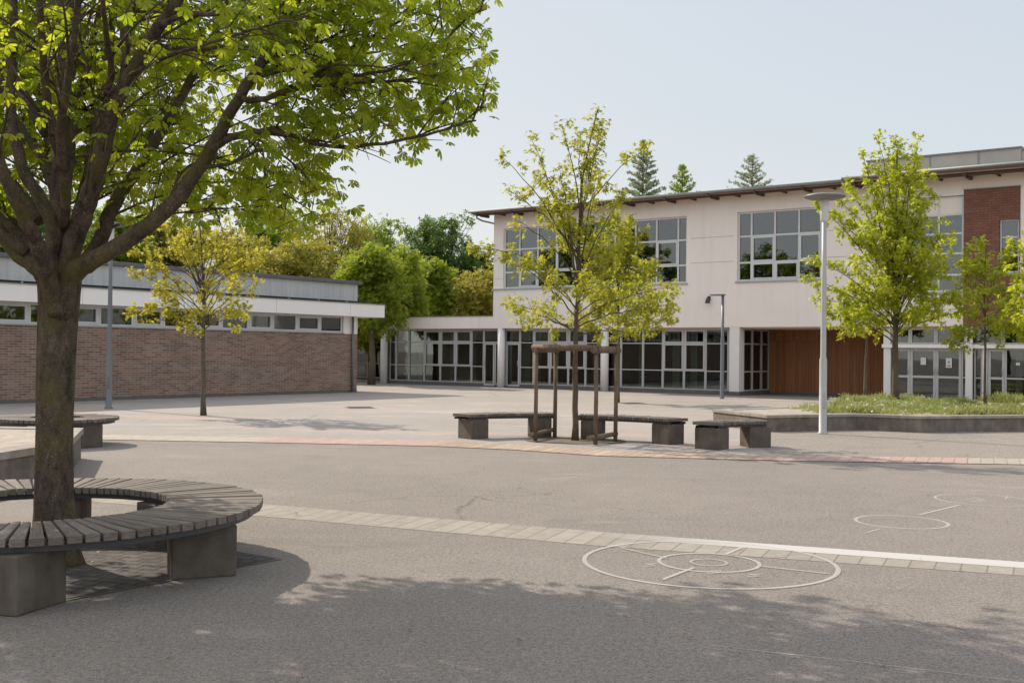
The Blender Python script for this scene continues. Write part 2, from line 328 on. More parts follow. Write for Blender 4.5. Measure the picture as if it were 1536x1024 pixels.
simple('paper', (0.6, 0.6, 0.6), 0.8, 0.02)
simple('print_red', (0.45, 0.15, 0.14), 0.8, 0.1)
simple('desk', (0.28, 0.2, 0.14), 0.6, 0.2)

def m_paint(name, col, lo, hi, scale=9, top=1.0, fade=None):
    t = NT(name); n = t.noise(t.coord(), scale, 6, .7); n2 = t.noise(t.coord(), 70, 3, .7)
    ad = t.n('Math', operation='ADD'); t.l(n, ad.inputs[0]); t.l(n2, ad.inputs[1])
    f = t.ramp(ad.outputs[0], [(lo, (0, 0, 0)), (hi, (top, top, top))])
    if fade:
        sp = t.n('SeparateXYZ'); t.l(t.coord(), sp.inputs[0]); mr = t.n('MapRange'); mr.interpolation_type = 'SMOOTHSTEP'
        mr.inputs['From Min'].default_value = fade[0]; mr.inputs['From Max'].default_value = fade[1]; t.l(sp.outputs[0], mr.inputs['Value'])
        mu = t.n('Math', operation='MULTIPLY'); t.l(f, mu.inputs[0]); t.l(mr.outputs[0], mu.inputs[1]); f = mu.outputs[0]
    p = t.n('BsdfPrincipled'); p.inputs['Base Color'].default_value = (*col, 1); p.inputs['Roughness'].default_value = 0.85
    tr = t.n('BsdfTransparent'); mx = t.n('MixShader'); t.l(f, mx.inputs[0]); t.l(tr.outputs[0], mx.inputs[1]); t.l(p.outputs[0], mx.inputs[2])
    t.l(mx.outputs[0], t.out.inputs[0]); M[name] = t.m
m_paint('paint_white', (0.57, 0.545, 0.52), 0.42, 0.66, 7, 0.8, (0.3, 2.4))
m_paint('chalk_white', (0.58, 0.55, 0.52), 0.38, 0.74, 3, 0.5)
m_paint('chalk_faint', (0.5, 0.47, 0.44), 0.48, 0.74, 4, 0.45)

# ------------------------------------------------------------------ mesh helpers
class MB:
    def __init__(s): s.v = []; s.f = []; s.uv = None; s.val = []; s.sm = []
    def quad(s, a, b, c, d, smooth=False):
        i = len(s.v); s.v += [tuple(a), tuple(b), tuple(c), tuple(d)]; s.f.append((i, i + 1, i + 2, i + 3)); s.sm.append(smooth)
    def box(s, x0, x1, y0, y1, z0, z1, M4=None):
        p = [Vector((x, y, z)) for z in (z0, z1) for (x, y) in ((x0, y0), (x1, y0), (x1, y1), (x0, y1))]
        if M4 is not None: p = [M4 @ q for q in p]
        i = len(s.v); s.v += [tuple(q) for q in p]
        for f in ((0, 3, 2, 1), (4, 5, 6, 7), (0, 1, 5, 4), (1, 2, 6, 5), (2, 3, 7, 6), (3, 0, 4, 7)):
            s.f.append(tuple(i + k for k in f)); s.sm.append(False)
        return s
    def poly_prism(s, pts, z0, z1):
        n = len(pts); i = len(s.v)
        s.v += [(p[0], p[1], z0) for p in pts] + [(p[0], p[1], z1) for p in pts]
        s.f.append(tuple(i + n + k for k in range(n))); s.f.append(tuple(i + n - 1 - k for k in range(n)))
        for k in range(n):
            j = (k + 1) % n; s.f.append((i + k, i + j, i + n + j, i + n + k))
        s.sm += [False] * (n + 2); return s
    def tube(s, pts, rad, n=8, cap=True, jit=0.0, rng=None, smooth=True):
        pts = [Vector(p) for p in pts]; m = len(pts); i0 = len(s.v); up = Vector((0.3, 1, 0.1)).normalized(); prev = None
        for k, p in enumerate(pts):
            d = (pts[min(k + 1, m - 1)] - pts[max(k - 1, 0)])
            if d.length < 1e-6: d = Vector((0, 0, 1))
            d.normalize()
            if prev is None: prev = d.orthogonal().normalized()
            a = (prev - d * prev.dot(d))
            if a.length < 1e-5: a = d.orthogonal()
            a.normalize(); prev = a; b = d.cross(a)
            r = rad[k] if hasattr(rad, '__len__') else rad
            for q in range(n):
                t = 2 * math.pi * q / n; rr = r * (1 + (rng.uniform(-jit, jit) if jit else 0))
                s.v.append(tuple(p + a * (math.cos(t) * rr) + b * (math.sin(t) * rr)))
        for k in range(m - 1):
            for q in range(n):
                q2 = (q + 1) % n
                s.f.append((i0 + k * n + q, i0 + k * n + q2, i0 + (k + 1) * n + q2, i0 + (k + 1) * n + q)); s.sm.append(smooth)
        if cap:
            s.f.append(tuple(i0 + n - 1 - q for q in range(n))); s.f.append(tuple(i0 + (m - 1) * n + q for q in range(n))); s.sm += [False, False]
        return s
    def lathe(s, prof, c, n=28, smooth=True):
        i0 = len(s.v); m = len(prof)
        for r, z in prof:
            for q in range(n):
                t = 2 * math.pi * q / n; s.v.append((c[0] + r * math.cos(t), c[1] + r * math.sin(t), c[2] + z))
        for k in range(m - 1):
            for q in range(n):
                q2 = (q + 1) % n; s.f.append((i0 + k * n + q, i0 + k * n + q2, i0 + (k + 1) * n + q2, i0 + (k + 1) * n + q)); s.sm.append(smooth)
        s.f.append(tuple(i0 + n - 1 - q for q in range(n))); s.f.append(tuple(i0 + (m - 1) * n + q for q in range(n))); s.sm += [False, False]
        return s
    def build(s, name, mat, parent=None, org=(0, 0, 0), bevel=0.0):
        o_ = Vector(org); me = bpy.data.meshes.new(name)
        me.from_pydata([tuple(Vector(v) - o_) for v in s.v], [], s.f); me.materials.append(mat)
        me.polygons.foreach_set('use_smooth', s.sm)
        if s.val:
            at_ = me.attributes.new('v', 'FLOAT', 'FACE'); at_.data.foreach_set('value', s.val)
        if s.uv:
            ul = me.uv_layers.new(name='UVMap'); ul.data.foreach_set('uv', [c for q in s.uv for c in q])
        me.update()
        ob = bpy.data.objects.new(name, me); C.objects.link(ob)
        if parent is not None: ob.parent = parent
        else: ob.location = o_
        if bevel:
            b = ob.modifiers.new('bevel', 'BEVEL'); b.width = bevel; b.segments = 2; b.limit_method = 'ANGLE'
        return ob

def tag(o, label=None, cat=None, group=None, kind=None):
    if label: o['label'] = label
    if cat: o['category'] = cat
    if group: o['group'] = group
    if kind: o['kind'] = kind
    return o
def empty(name, loc, rz=0.0, label=None, cat=None, group=None):
    o = bpy.data.objects.new(name, None); C.objects.link(o); o.location = loc; o.rotation_euler = (0, 0, rz); o.empty_display_size = 0.2
    return tag(o, label, cat, group)
def wall_grid(mb, x0, x1, z0, z1, y0, y1, holes):
    xs = sorted({x0, x1, *[h[0] for h in holes], *[h[1] for h in holes]}); zs = sorted({z0, z1, *[h[2] for h in holes], *[h[3] for h in holes]})
    xs = [x for x in xs if x0 <= x <= x1]; zs = [z for z in zs if z0 <= z <= z1]
    def full(i, j):
        if i < 0 or j < 0 or i >= len(xs) - 1 or j >= len(zs) - 1: return False
        cx, cz = (xs[i] + xs[i + 1]) / 2, (zs[j] + zs[j + 1]) / 2
        return not any(h[0] < cx < h[1] and h[2] < cz < h[3] for h in holes)
    for i in range(len(xs) - 1):
        for j in range(len(zs) - 1):
            if not full(i, j): continue
            a, b, c, d = xs[i], xs[i + 1], zs[j], zs[j + 1]
            mb.quad((a, y0, c), (b, y0, c), (b, y0, d), (a, y0, d)); mb.quad((b, y1, c), (a, y1, c), (a, y1, d), (b, y1, d))
            if not full(i - 1, j): mb.quad((a, y1, c), (a, y0, c), (a, y0, d), (a, y1, d))
            if not full(i + 1, j): mb.quad((b, y0, c), (b, y1, c), (b, y1, d), (b, y0, d))
            if not full(i, j - 1): mb.quad((a, y1, c), (b, y1, c), (b, y0, c), (a, y0, c))
            if not full(i, j + 1): mb.quad((a, y0, d), (b, y0, d), (b, y1, d), (a, y1, d))

# leaves: one template copied many times with numpy
def tmpl_palm():
    V = []; F = []
    for k, (a, L) in enumerate(((-1.25, .72), (-.62, .92), (0, 1.0), (.62, .92), (1.25, .72))):
        ca, sa = math.cos(a), math.sin(a); i = len(V)
        for (x, y, z) in ((0.06, 0, 0), (1, 0, -.34), (.42, .11, -.07), (.76, .19, -.24), (.42, -.11, -.07), (.76, -.19, -.24)):
            x *= L; y *= L; z *= L
            V.append((x * ca - y * sa, x * sa + y * ca, z))
        F += [(i, i + 1, i + 3, i + 2), (i, i + 4, i + 5, i + 1)]
    return np.array(V, np.float32), F
def tmpl_maple():
    V = [(0, 0, 0), (1, 0, -.2), (.5, .14, .02), (.5, -.14, .02), (.62, .52, -.14), (.62, -.52, -.14), (.25, .12, 0), (.25, -.12, 0), (.12, .5, -.1), (.12, -.5, -.1)]
    F = [(0, 3, 1, 2), (0, 2, 4, 6), (0, 7, 5, 3), (0, 6, 8), (0, 9, 7)]
    return np.array(V, np.float32), F
def tmpl_tuft():
    V = []; F = []
    for a, e, L in ((0, .1, 1), (1.2, .4, .8), (-1.2, -.3, .8), (2.4, .2, .7), (-2.5, .5, .7)):
        ca, sa = math.cos(a), math.sin(a); i = len(V)
        for (x, y, z) in ((0, 0, 0), (.5, .24, .06), (1, 0, -.1), (.5, -.24, .06)):
            x *= L; y *= L; z = (z + e * x)
            V.append((x * ca - y * sa, x * sa + y * ca, z))
        F.append((i, i + 1, i + 2, i + 3))
    return np.array(V, np.float32), F
def tmpl_blade():
    V = [(0, .05, 0), (0, -.05, 0), (.5, -.045, .04), (.5, .045, .04), (1, 0, -.12)]
    return np.array(V, np.float32), [(0, 1, 2, 3), (3, 2, 4)]
TP = {'palm': tmpl_palm(), 'maple': tmpl_maple(), 'tuft': tmpl_tuft(), 'blade': tmpl_blade()}

def leaves(name, P, D, N, S, tp, mat, parent=None, org=(0, 0, 0), seed=1):
    V, F = TP[tp]; P = np.asarray(P, np.float32); D = np.asarray(D, np.float32); N = np.asarray(N, np.float32); S = np.asarray(S, np.float32)
    n = len(P); k = len(V)
    D = D / (np.linalg.norm(D, axis=1, keepdims=True) + 1e-6); N = N - D * np.sum(N * D, 1, keepdims=True)
    N = N / (np.linalg.norm(N, axis=1, keepdims=True) + 1e-6); B = np.cross(N, D)
    W = (V[None, :, 0, None] * D[:, None] + V[None, :, 1, None] * B[:, None] + V[None, :, 2, None] * N[:, None]) * S[:, None, None] + P[:, None] - np.asarray(org, np.float32)
    me = bpy.data.meshes.new(name); me.vertices.add(n * k); me.vertices.foreach_set('co', W.reshape(-1))
    li = np.concatenate([np.array(f) for f in F]); ls = np.array([len(f) for f in F]); st = np.concatenate([[0], np.cumsum(ls)[:-1]])
    LI = (li[None] + (np.arange(n) * k)[:, None]).reshape(-1); ST = (st[None] + (np.arange(n) * len(li))[:, None]).reshape(-1); LT = np.tile(ls, n)
    me.loops.add(len(LI)); me.loops.foreach_set('vertex_index', LI.astype(np.int32))
    me.polygons.add(len(ST)); me.polygons.foreach_set('loop_start', ST.astype(np.int32)); me.polygons.foreach_set('loop_total', LT.astype(np.int32))
    rg = np.random.default_rng(seed); vv = np.repeat(rg.random(n), len(F)).astype(np.float32)
    a_ = me.attributes.new('v', 'FLOAT', 'FACE'); a_.data.foreach_set('value', vv)
    me.update(calc_edges=True); me.validate(); me.materials.append(mat)
    ob = bpy.data.objects.new(name, me); C.objects.link(ob)
    if parent is not None: ob.parent = parent
    else: ob.location = org
    return ob
def rvec(rng): return Vector((rng.gauss(0, 1), rng.gauss(0, 1), rng.gauss(0, 1))).normalized()
def bez(a, b, c, n): return [a * (1 - t) ** 2 + b * (2 * t * (1 - t)) + c * t * t for t in (k / n for k in range(n + 1))]

# ------------------------------------------------------------------ ground
def sheet(name, pts, z, mat):
    mb = MB(); i = 0; mb.v = [(p[0], p[1], z) for p in pts]; mb.f = [tuple(range(len(pts)))]; mb.sm = [False]
    o = mb.build(name, mat); tag(o, kind='structure')
    if o.data.polygons[0].normal.z < 0: o.data.flip_normals()
    return o
sheet('ground', [(-700, -300), (700, -300), (700, 1200), (-700, 1200)], 0.0, M['asphalt'])
S2F = [(-30, 21.8), (-12, 21.2), (-7.98, 20.9), (-3.92, 20.62), (-1.06, 20.3), (0.4, 19.5), (1.81, 18.5), (4.6, 18.15), (8.3, 17.95), (14, 17.6), (30, 16.6)]
S2N = [(-30, 20.7), (-12, 20.1), (-7.57, 19.85), (-3.7, 19.5), (-0.99, 19.15), (0.3, 18.5), (1.72, 17.5), (4.5, 17.2), (7.84, 17.0), (13.6, 16.7), (30, 15.7)]
sheet('plaza', S2F + [(60, 18), (60, 80), (-60, 80), (-60, 21.5)], 0.003, M['plaza_asphalt'])
sheet('asphalt_apron', [(4.3, 18.17), (8.3, 17.95), (14, 17.6), (30, 16.6), (40, 24), (16.5, 26), (11.3, 25), (8.7, 24.2), (7.5, 24.8), (5.6, 24.0), (4.9, 23.0), (4.5, 21.0)], 0.006, M['apron_asphalt'])
def ribbon(name, far, near, z, mat, step=0.4):
    mb = MB(); mb.uv = []; u = 0
    for k in range(len(far) - 1):
        f0, f1, n0, n1 = (Vector((*p, z)) for p in (far[k], far[k + 1], near[k], near[k + 1]))
        m = max(1, int((f1 - f0).length / step))
        for j in range(m):
            a, b = j / m, (j + 1) / m
            q = [n0.lerp(n1, a), n0.lerp(n1, b), f0.lerp(f1, b), f0.lerp(f1, a)]; d = (f1 - f0).length / m
            w_ = (f0 - n0).length
            mb.quad(*q); mb.uv += [(u, 0), (u + d, 0), (u + d, w_), (u, w_)]; u += d
    return tag(mb.build(name, mat), kind='structure')
def cut(F, N, x0, x1):
    def itp(L, x):
        for a, b in zip(L, L[1:]):
            if a[0] <= x <= b[0]:
                t = (x - a[0]) / (b[0] - a[0]); return (x, a[1] + (b[1] - a[1]) * t)
    xs = [x0] + [p[0] for p in F if x0 < p[0] < x1] + [x1]
    f = [itp(F, x) for x in xs]; n = [itp(N, max(-29.9, min(29.9, x - (0.35 if x < 3 else 0.4) * (1 if -10 < x < 14 else 0)))) for x in xs]
    return f, n
for nm, x0, x1, mt in (('beige_paving_strip', -29, -4.3, 'setts_beige'), ('red_paving_strip', -4.3, -1.15, 'setts_red'), ('tan_paving_strip', -1.15, 4.2, 'setts_tan'), ('red_paving_strip', 4.2, 7.4, 'setts_red'), ('beige_paving_strip', 7.4, 29, 'setts_beige')):
    f, n = cut(S2F, S2N, x0, x1); ribbon(nm, f, n, 0.009, M[mt])
S1F = [(-14, 17.4), (-6.2, 13.5), (-2.71, 11.87), (1.0, 10.16), (4.13, 8.95), (14, 5.4)]
S1N = [(-14.3, 16.7), (-6.5, 12.8), (-2.95, 11.2), (0.75, 9.5), (3.87, 8.4), (13.8, 4.8)]
ribbon('pale_paving_strip', S1F, S1N, 0.002, M['setts_pale'])
# painted line lies on the far half of the strip
pf = [(-0.5, 10.84), (1.0, 10.15), (4.13, 8.94), (14, 5.39)]; pn = [(-0.6, 10.6), (0.88, 9.91), (3.98, 8.7), (13.9, 5.1)]
ribbon('painted_line', pf, pn, 0.0045, M['paint_white'])
def ring(name, c, r, wd, mat, a0=0, a1=360, n=72, z=0.0025):
    mb = MB(); rg = random.Random(int(r * 1000)); 
    for k in range(n):
        t0, t1 = R(a0 + (a1 - a0) * k / n), R(a0 + (a1 - a0) * (k + 1) / n)
        P = lambda t, rr: (c[0] + rr * math.cos(t), c[1] + rr * math.sin(t), z)
        mb.quad(P(t0, r - wd / 2), P(t0, r + wd / 2), P(t1, r + wd / 2), P(t1, r - wd / 2))
    return tag(mb.build(name, mat), kind='structure')
def stroke(name, pts, wd, mat, z=0.0025, n=5):
    pts = [Vector((p[0], p[1], z)) for p in pts]; mb = MB()
    for a, b in zip(pts, pts[1:]):
        d = (b - a).normalized(); s = Vector((-d.y, d.x, 0)) * wd / 2
        mb.quad(a - s, b - s, b + s, a + s)
    return tag(mb.build(name, mat), kind='structure')
cc = (1.57, 8.78)
ring('chalk_circle', cc, 0.98, 0.036, M['chalk_white'], z=0.0065); ring('chalk_circle', cc, 0.39, 0.032, M['chalk_white'], z=0.0065); ring('chalk_circle', cc, 0.14, 0.025, M['chalk_faint'], z=0.0065)
for a, b in (((1041, 852), (994, 870)), ((1089, 832), (1112, 822)), ((1139, 849.5), (1241, 861)), ((1000, 838), (930, 822))):
    stroke('chalk_spoke', [G(*a), G(*b)], 0.03, M['chalk_faint' if a[0] in (1139, 1000) else 'chalk_white'], 0.0085)
for a in ((962, 826), (965, 850), (1060, 861), (1160, 836), (1120, 866)):
    p = G(*a); stroke('chalk_scribble', [p, p + Vector((.1, .03, 0)), p + Vector((.03, .09, 0)), p + Vector((.13, .11, 0))], 0.02, M['chalk_faint'], 0.0085)
h1 = G(1352, 782.5); h2 = G(1475, 749.5)
ring('hopscotch_circle', h1, 0.435, 0.035, M['chalk_white']); ring('hopscotch_circle', h2, 0.52, 0.03, M['chalk_white'])
stroke('hopscotch_line', [G(1379, 772), G(1440, 757.5)], 0.035, M['chalk_white'], 0.0045); stroke('hopscotch_line', [G(1321, 793), G(1300, 799)], 0.03, M['chalk_faint'], 0.0045)
stroke('chalk_scribble', [G(1447, 749), G(1465, 747.5), G(1470, 750), G(1481, 751), G(1455, 752.5)], 0.025, M['chalk_white'], 0.0045)
stroke('chalk_scribble', [G(1495, 743), G(1512, 745), G(1508, 748)], 0.025, M['chalk_white'], 0.0045)
stroke('chalk_line', [G(1060, 967), G(1300, 994), G(1560, 1025)], 0.012, M['chalk_white'])
stroke('chalk_line', [G(780, 689), G(830, 693), G(895, 691)], 0.05, M['chalk_faint']); stroke('chalk_line', [G(812, 720), G(868, 715)], 0.05, M['chalk_faint'])
stroke('chalk_line', [G(630, 686), G(700, 689)], 0.05, M['chalk_faint'])
# tree pit inside the near bench, set square with pale kerb edging
pc = Vector((-3.55, 8.45)); pa = R(-35.6)
sq = lambda h: [(pc.x + h * math.cos(pa + R(45 + 90 * k)) * 1.414, pc.y + h * math.sin(pa + R(45 + 90 * k)) * 1.414) for k in range(4)]
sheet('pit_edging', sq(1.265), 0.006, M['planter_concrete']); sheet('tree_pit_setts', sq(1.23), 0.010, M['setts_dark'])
gp = G(863, 661); sheet('tree_pit_soil', [(gp.x + 0.95 * math.cos(t * math.pi / 8), gp.y + 0.75 * math.sin(t * math.pi / 8)) for t in range(16)], 0.013, M['soil'])

# ------------------------------------------------------------------ windows
def win(parent, name, cols, rows, y, fw=0.06, dep=0.08, case=(), fm='alu_frame', gm='glass', T=None, lab=None, skip=()):
    f = MB(); g = MB(); n = len(cols) - 1; m = len(rows) - 1
    cx = []
    for i, c in enumerate(cols):
        a = c if i == 0 else (c - fw if i == n else c - fw / 2); cx.append((a, a + fw))
        f.box(a, a + fw, y, y + dep, rows[0], rows[-1], T)
    rz = []
    for j, r in enumerate(rows):
        a = r if j == 0 else (r - fw if j == m else r - fw / 2); rz.append((a, a + fw))
    for i in range(n):
        for j in range(m + 1):
            f.box(cx[i][1], cx[i + 1][0], y + 0.004, y + dep - 0.004, rz[j][0], rz[j][1], T)
    for i in range(n):
        for j in range(m):
            if (i, j) in skip: continue
            a, b, c, d = cx[i][1], cx[i + 1][0], rz[j][1], rz[j + 1][0]
            if (i, j) in case:
                k = 0.055
                f.box(a + .004, a + k, y - .014, y + dep - .012, c + .004, d - .004, T); f.box(b - k, b - .004, y - .014, y + dep - .012, c + .004, d - .004, T)
                f.box(a + k, b - k, y - .012, y + dep - .014, c + .004, c + k, T); f.box(a + k, b - k, y - .012, y + dep - .014, d - k, d - .004, T)
                a, b, c, d = a + k, b - k, c + k, d - k
            ym = y + dep * 0.5
            g.box(a - .002, b + .002, ym, ym + 0.012, c - .002, d + .002, T)
    o = f.build(name, M[fm], parent, (0, 0, 0))
    if lab: o['label'] = lab
    g.build('pane', M[gm], o)
    return o
def bx(parent, name, mat, *dims, bevel=0.0):
    mb = MB()
    for d in dims: mb.box(*d)
    return mb.build(name, M[mat], parent, (0, 0, 0), bevel)

# ------------------------------------------------------------------ two-storey school building (local x along the facade, y inwards)
PA = (-0.6824, 50.7314, 0); RZ = math.atan2(-0.59224, 0.80576)
sb = empty('school_building', PA, RZ, 'long two-storey white rendered school building with glazed ground floor and brick panel', 'building')
mb = MB()
HW = [(0.3, 9.58, 4.5, 7.22), (11.8, 15.2, 4.5, 7.22), (17.9, 20.33, 3.9, 7.27), (20.33, 22.16, 2.70, 7.43), (24.0, 28.0, 4.5, 7.22)]
wall_grid(mb, -0.25, 33, 2.70, 7.98, 0.0, 0.3, HW)
# stepped left part: the same plane runs on as the fascia of the one-storey wing
mb.box(-5.3, -0.2501, 0.0, 0.3, 2.70, 3.25)
i = len(mb.v); mb.v += [(-6.75, 0, 2.70), (-5.3, 0, 2.70), (-5.3, 0, 3.25), (-6.75, .3, 2.70), (-5.3, .3, 2.70), (-5.3, .3, 3.25), (-6.75, 0, 2.76), (-6.75, .3, 2.76)]
mb.f += [(i, i + 1, i + 2, i + 6), (i + 3, i + 7, i + 5, i + 4), (i + 6, i + 2, i + 5, i + 7), (i, i + 6, i + 7, i + 3), (i, i + 3, i + 4, i + 1)]; mb.sm += [False] * 5
# end wall of the upper storey and back walls
mb.box(0.05, 33, 11.7, 12, 0, 8.6); mb.box(32.7, 33, 0.3001, 11.7, 0, 8.0); mb.box(-7, 0.0, 7.7, 8.0, 0, 2.69)
mb.build('wall', M['render_white'], sb)
bx(sb, 'wing_roof', 'zinc', (-6.6, -0.26, 0.3, 8, 3.1, 3.2), (-5.35, -0.252, -0.03, 0.33, 3.252, 3.285))
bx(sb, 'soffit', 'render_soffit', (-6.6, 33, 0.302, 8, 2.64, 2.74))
bx(sb, 'brick_panel', 'red_brick', (20.335, 21.5, -0.03, 0.28, 2.702, 7.425), (21.5, 22.13, -0.03, 0.28, 6.33, 7.425), (21.5, 22.13, -0.03, 0.28, 2.702, 4.5), (22.13, 22.155, -0.03, 0.28, 2.702, 7.425))
bx(sb, 'panel_capping', 'zinc', (20.32, 22.18, -0.05, 0.1, 7.428, 7.455))
# joints scored in the render
jl = [(9.75, 11.65, -0.004, 0.02, 6.285, 6.305), (9.75, 11.65, -0.004, 0.02, 5.285, 5.305), (15.4, 17.7, -0.004, 0.02, 6.285, 6.305), (15.4, 17.7, -0.004, 0.02, 5.285, 5.305), (-0.245, 0.28, -0.004, .02, 6.0, 6.012), (-0.245, 0.28, -0.004, .02, 4.95, 4.962)]
for d in jl: bx(sb, 'render_joint', 'joint_line', d)
for d in ((-0.30, 9.66, -0.06, 0.12, 4.44, 4.498), (11.75, 15.25, -0.06, 0.12, 4.44, 4.498), (17.85, 20.32, -0.06, .12, 3.84, 3.898), (21.46, 22.15, -0.07, 0.1, 4.46, 4.505)): bx(sb, 'sill', 'alu_sill', d)
w1 = [0.3] + [1.15 + k for k in range(9)] + [9.58]
win(sb, 'window', w1, [4.5, 5.23, 6.26, 7.22], 0.1, 0.07, case={(1, 0), (3, 1), (8, 1), (5, 1), (9, 5)}, fm='alu_bright', gm='glass_upper', lab='long strip window of ten bays behind the staked tree')
win(sb, 'window', [11.8, 12.36, 13.33, 14.3, 15.2], [4.5, 5.23, 6.26, 7.22], 0.1, 0.07, case={(1, 1), (3, 1), (2, 0), (1, 0)}, fm='alu_bright', gm='glass_upper', lab='four-bay window reflecting the sky left of the lamp')
o = win(sb, 'window', [17.9, 18.6, 19.46, 20.31], [3.9, 4.5, 5.25, 5.95, 6.62, 7.25], 0.1, 0.07, fm='alu_bright', gm='glass_upper', lab='tall window with white spandrel panels beside the brick panel', skip={(0, 4), (1, 4), (2, 4)})
bx(o, 'spandrel', 'render_white', (17.97, 20.24, 0.12, 0.16, 6.655, 7.18))
win(sb, 'window', [21.505, 22.125], [4.51, 5.1, 5.72, 6.325], 0.08, 0.05, fm='alu_bright', gm='glass_upper', lab='narrow window in the brick panel')
win(sb, 'window', [24.0, 25, 26, 27, 28.0], [4.5, 5.23, 6.26, 7.22], 0.1, 0.07, fm='alu_bright', gm='glass_upper')
# roof: thin slab rising slightly inwards
def slab(x0, x1, prof):
    mb = MB(); n = len(prof); mb.v = [(x0, y, z) for y, z in prof] + [(x1, y, z) for y, z in prof]
    mb.f = [tuple(range(n)), tuple(2 * n - 1 - k for k in range(n))] + [(k, n + k, n + (k + 1) % n, (k + 1) % n) for k in range(n)]; mb.sm = [False] * (n + 2)
    return mb
slab(-0.25, 0.05, [(0.301, 3.15), (0.301, 7.99), (11.69, 9.0), (11.69, 3.15)]).build('end_wall', M['render_white'], sb)
rf = slab(-0.95, 16.55, [(-0.9, 7.9), (-0.9, 8.0), (12.4, 9.1), (12.4, 9.0)]).build('roof', M['zinc'], sb)
rf2 = slab(16.40, 33.2, [(-0.98, 7.96), (-0.98, 8.09), (12.3, 9.22), (12.3, 9.12)]).build('roof', M['zinc'], sb)
slab(-0.9, 16.4, [(-0.86, 7.862), (-0.86, 7.898), (-.01, 7.972), (-.01, 7.936)]).build('soffit_board', M['soffit_wood'], rf)
slab(16.45, 33.1, [(-0.9, 7.90), (-0.9, 7.955), (-.01, 8.03), (-.01, 7.975)]).build('soffit_board', M['soffit_wood'], rf2)
mb = MB(); mb.tube([(-1.0, -0.95, 7.96), (16.45, -0.95, 7.96)], 0.06, 10); mb.build('gutter', M['zinc'], rf)
mb = MB(); mb.tube([(16.35, -1.04, 8.05), (33, -1.04, 8.05)], 0.06, 10); mb.build('gutter', M['zinc'], rf2)
ra = MB(); ra.box(-0.75, 16.4, -0.74, -0.62, 7.79, 7.862); ra2 = MB(); ra2.box(16.5, 33, -0.78, -0.66, 7.80, 7.905)
for k in range(35):
    s = -0.6 + k * 0.96; big = k % 2 == 0
    (ra if s < 16 else ra2).box(s, s + (0.1 if big else 0.06), -0.60, -0.012, 7.76 if big else 7.8, 7.87)
    if big: (ra if s < 16 else ra2).box(s, s + 0.12, -0.99, -0.745, 7.80, 7.855)
ra.build('rafter', M['brown_wood'], rf); ra2.build('rafter', M['brown_wood'], rf2)
mb = MB(); mb.tube([(-0.62, -0.85, 7.84), (-0.62, -0.8, 7.68), (-0.52, -0.5, 7.58), (-0.36, -0.15, 7.53), (-0.30, 0.1, 7.5), (-0.32, 0.4, 7.3), (-0.32, 0.4, 3.3)], 0.04, 8); mb.build('downpipe', M['zinc'], sb)
bx(sb, 'parapet', 'parapet_felt', (17.1, 22.28, -0.5, 9, 8.05, 8.64), (22.285, 33, -0.45, 9, 8.05, 8.56))
bx(sb, 'parapet_capping', 'zinc', (17.06, 22.3, -0.55, 9.05, 8.642, 8.69), (22.302, 33, -0.5, 9.05, 8.562, 8.6), (19.3, 19.33, -.515, -.48, 8.1, 8.64), (20.9, 20.95, -.52, -.48, 8.1, 8.64))
# ground floor glazing, one window per bay
ROW = [0.17, 0.94, 2.05, 2.635]
bays = [-6.95, -6.51, -5.68, -4.69, -3.68, -2.74, -1.77, -1.06]
for a, b in zip(bays, bays[1:]):
    win(sb, 'window', [a + .005, b - .005], ROW, 0.36, 0.04, 0.08, case={(0, 1), (0, 2)} if -4.8 < a < -2 else ())
bays = [1.03, 1.78, 2.67, 3.65, 4.55, 5.45, 6.33, 7.4, 8.34, 9.32, 10.29, 11.29, 11.5]
for a, b in zip(bays, bays[1:]):
    win(sb, 'window', [a + .005, b - .005], ROW, 0.36, 0.04, 0.08, case={(0, 1), (0, 2)} if (1.7 < a < 4 or 8.3 < a < 10) else ())
def door(x0, x1, hx, y=0.36, top=2.05, mid=None):
    rows = [0.06, top - .01] if mid is None else [0.06, mid, top - .01]
    d = win(sb, 'door', [x0, x1], rows, y, 0.085, 0.07)
    mb = MB(); mb.tube([(hx, y - .05, 1.0), (hx, y - .05, 1.25)], 0.016, 8); mb.tube([(hx, y - .05, 1.03), (hx, y + .01, 1.03)], 0.01, 6); mb.tube([(hx, y - .05, 1.22), (hx, y + .01, 1.22)], 0.01, 6)
    mb.build('handle', M['lamp_steel'], d); return d
door(-1.04, -0.42, -0.95); door(0.24, 1.01, 0.93)
win(sb, 'window', [-1.05, -0.1, 0.22, 1.02], [2.05, 2.635], 0.36, 0.05); win(sb, 'window', [-0.40, 0.22], [0.10, 2.04], 0.36, 0.06)
bx(sb, 'plinth', 'plinth_dark', (-7.0, -1.06, 0.33, 0.5, 0, 0.168), (1.04, 11.49, 0.33, 0.5, 0, 0.168), (-1.05, 1.03, 0.3, 0.5, 0, 0.05), (11.48, 11.94, -0.005, 0.46, 0, 0.16), (11.9, 17.6, 2.93, 3.0, 0, 0.1))
bx(sb, 'pier', 'column_white', (11.5, 11.92, 0.012, 0.45, 0.162, 2.698))
for cx in (-7.12, 0.13, 5.66):
    mb = MB(); mb.lathe([(0.175, 0), (0.175, 2.70)], (cx, 0.14, 0), 24); mb.build('column', M['column_white'], sb)
T90 = Matrix(((0, -1, 0, 11.93), (1, 0, 0, 0.46), (0, 0, 1, 0), (0, 0, 0, 1)))
for a, b in zip([0, 0.85, 1.75, 2.5], [0.85, 1.75, 2.5]):
    win(sb, 'window', [a + .004, b - .004], ROW, 0.02, 0.05, 0.08, T=T90)
bx(sb, 'plinth', 'plinth_dark', (11.8, 11.925, 0.47, 2.95, 0, 0.168))
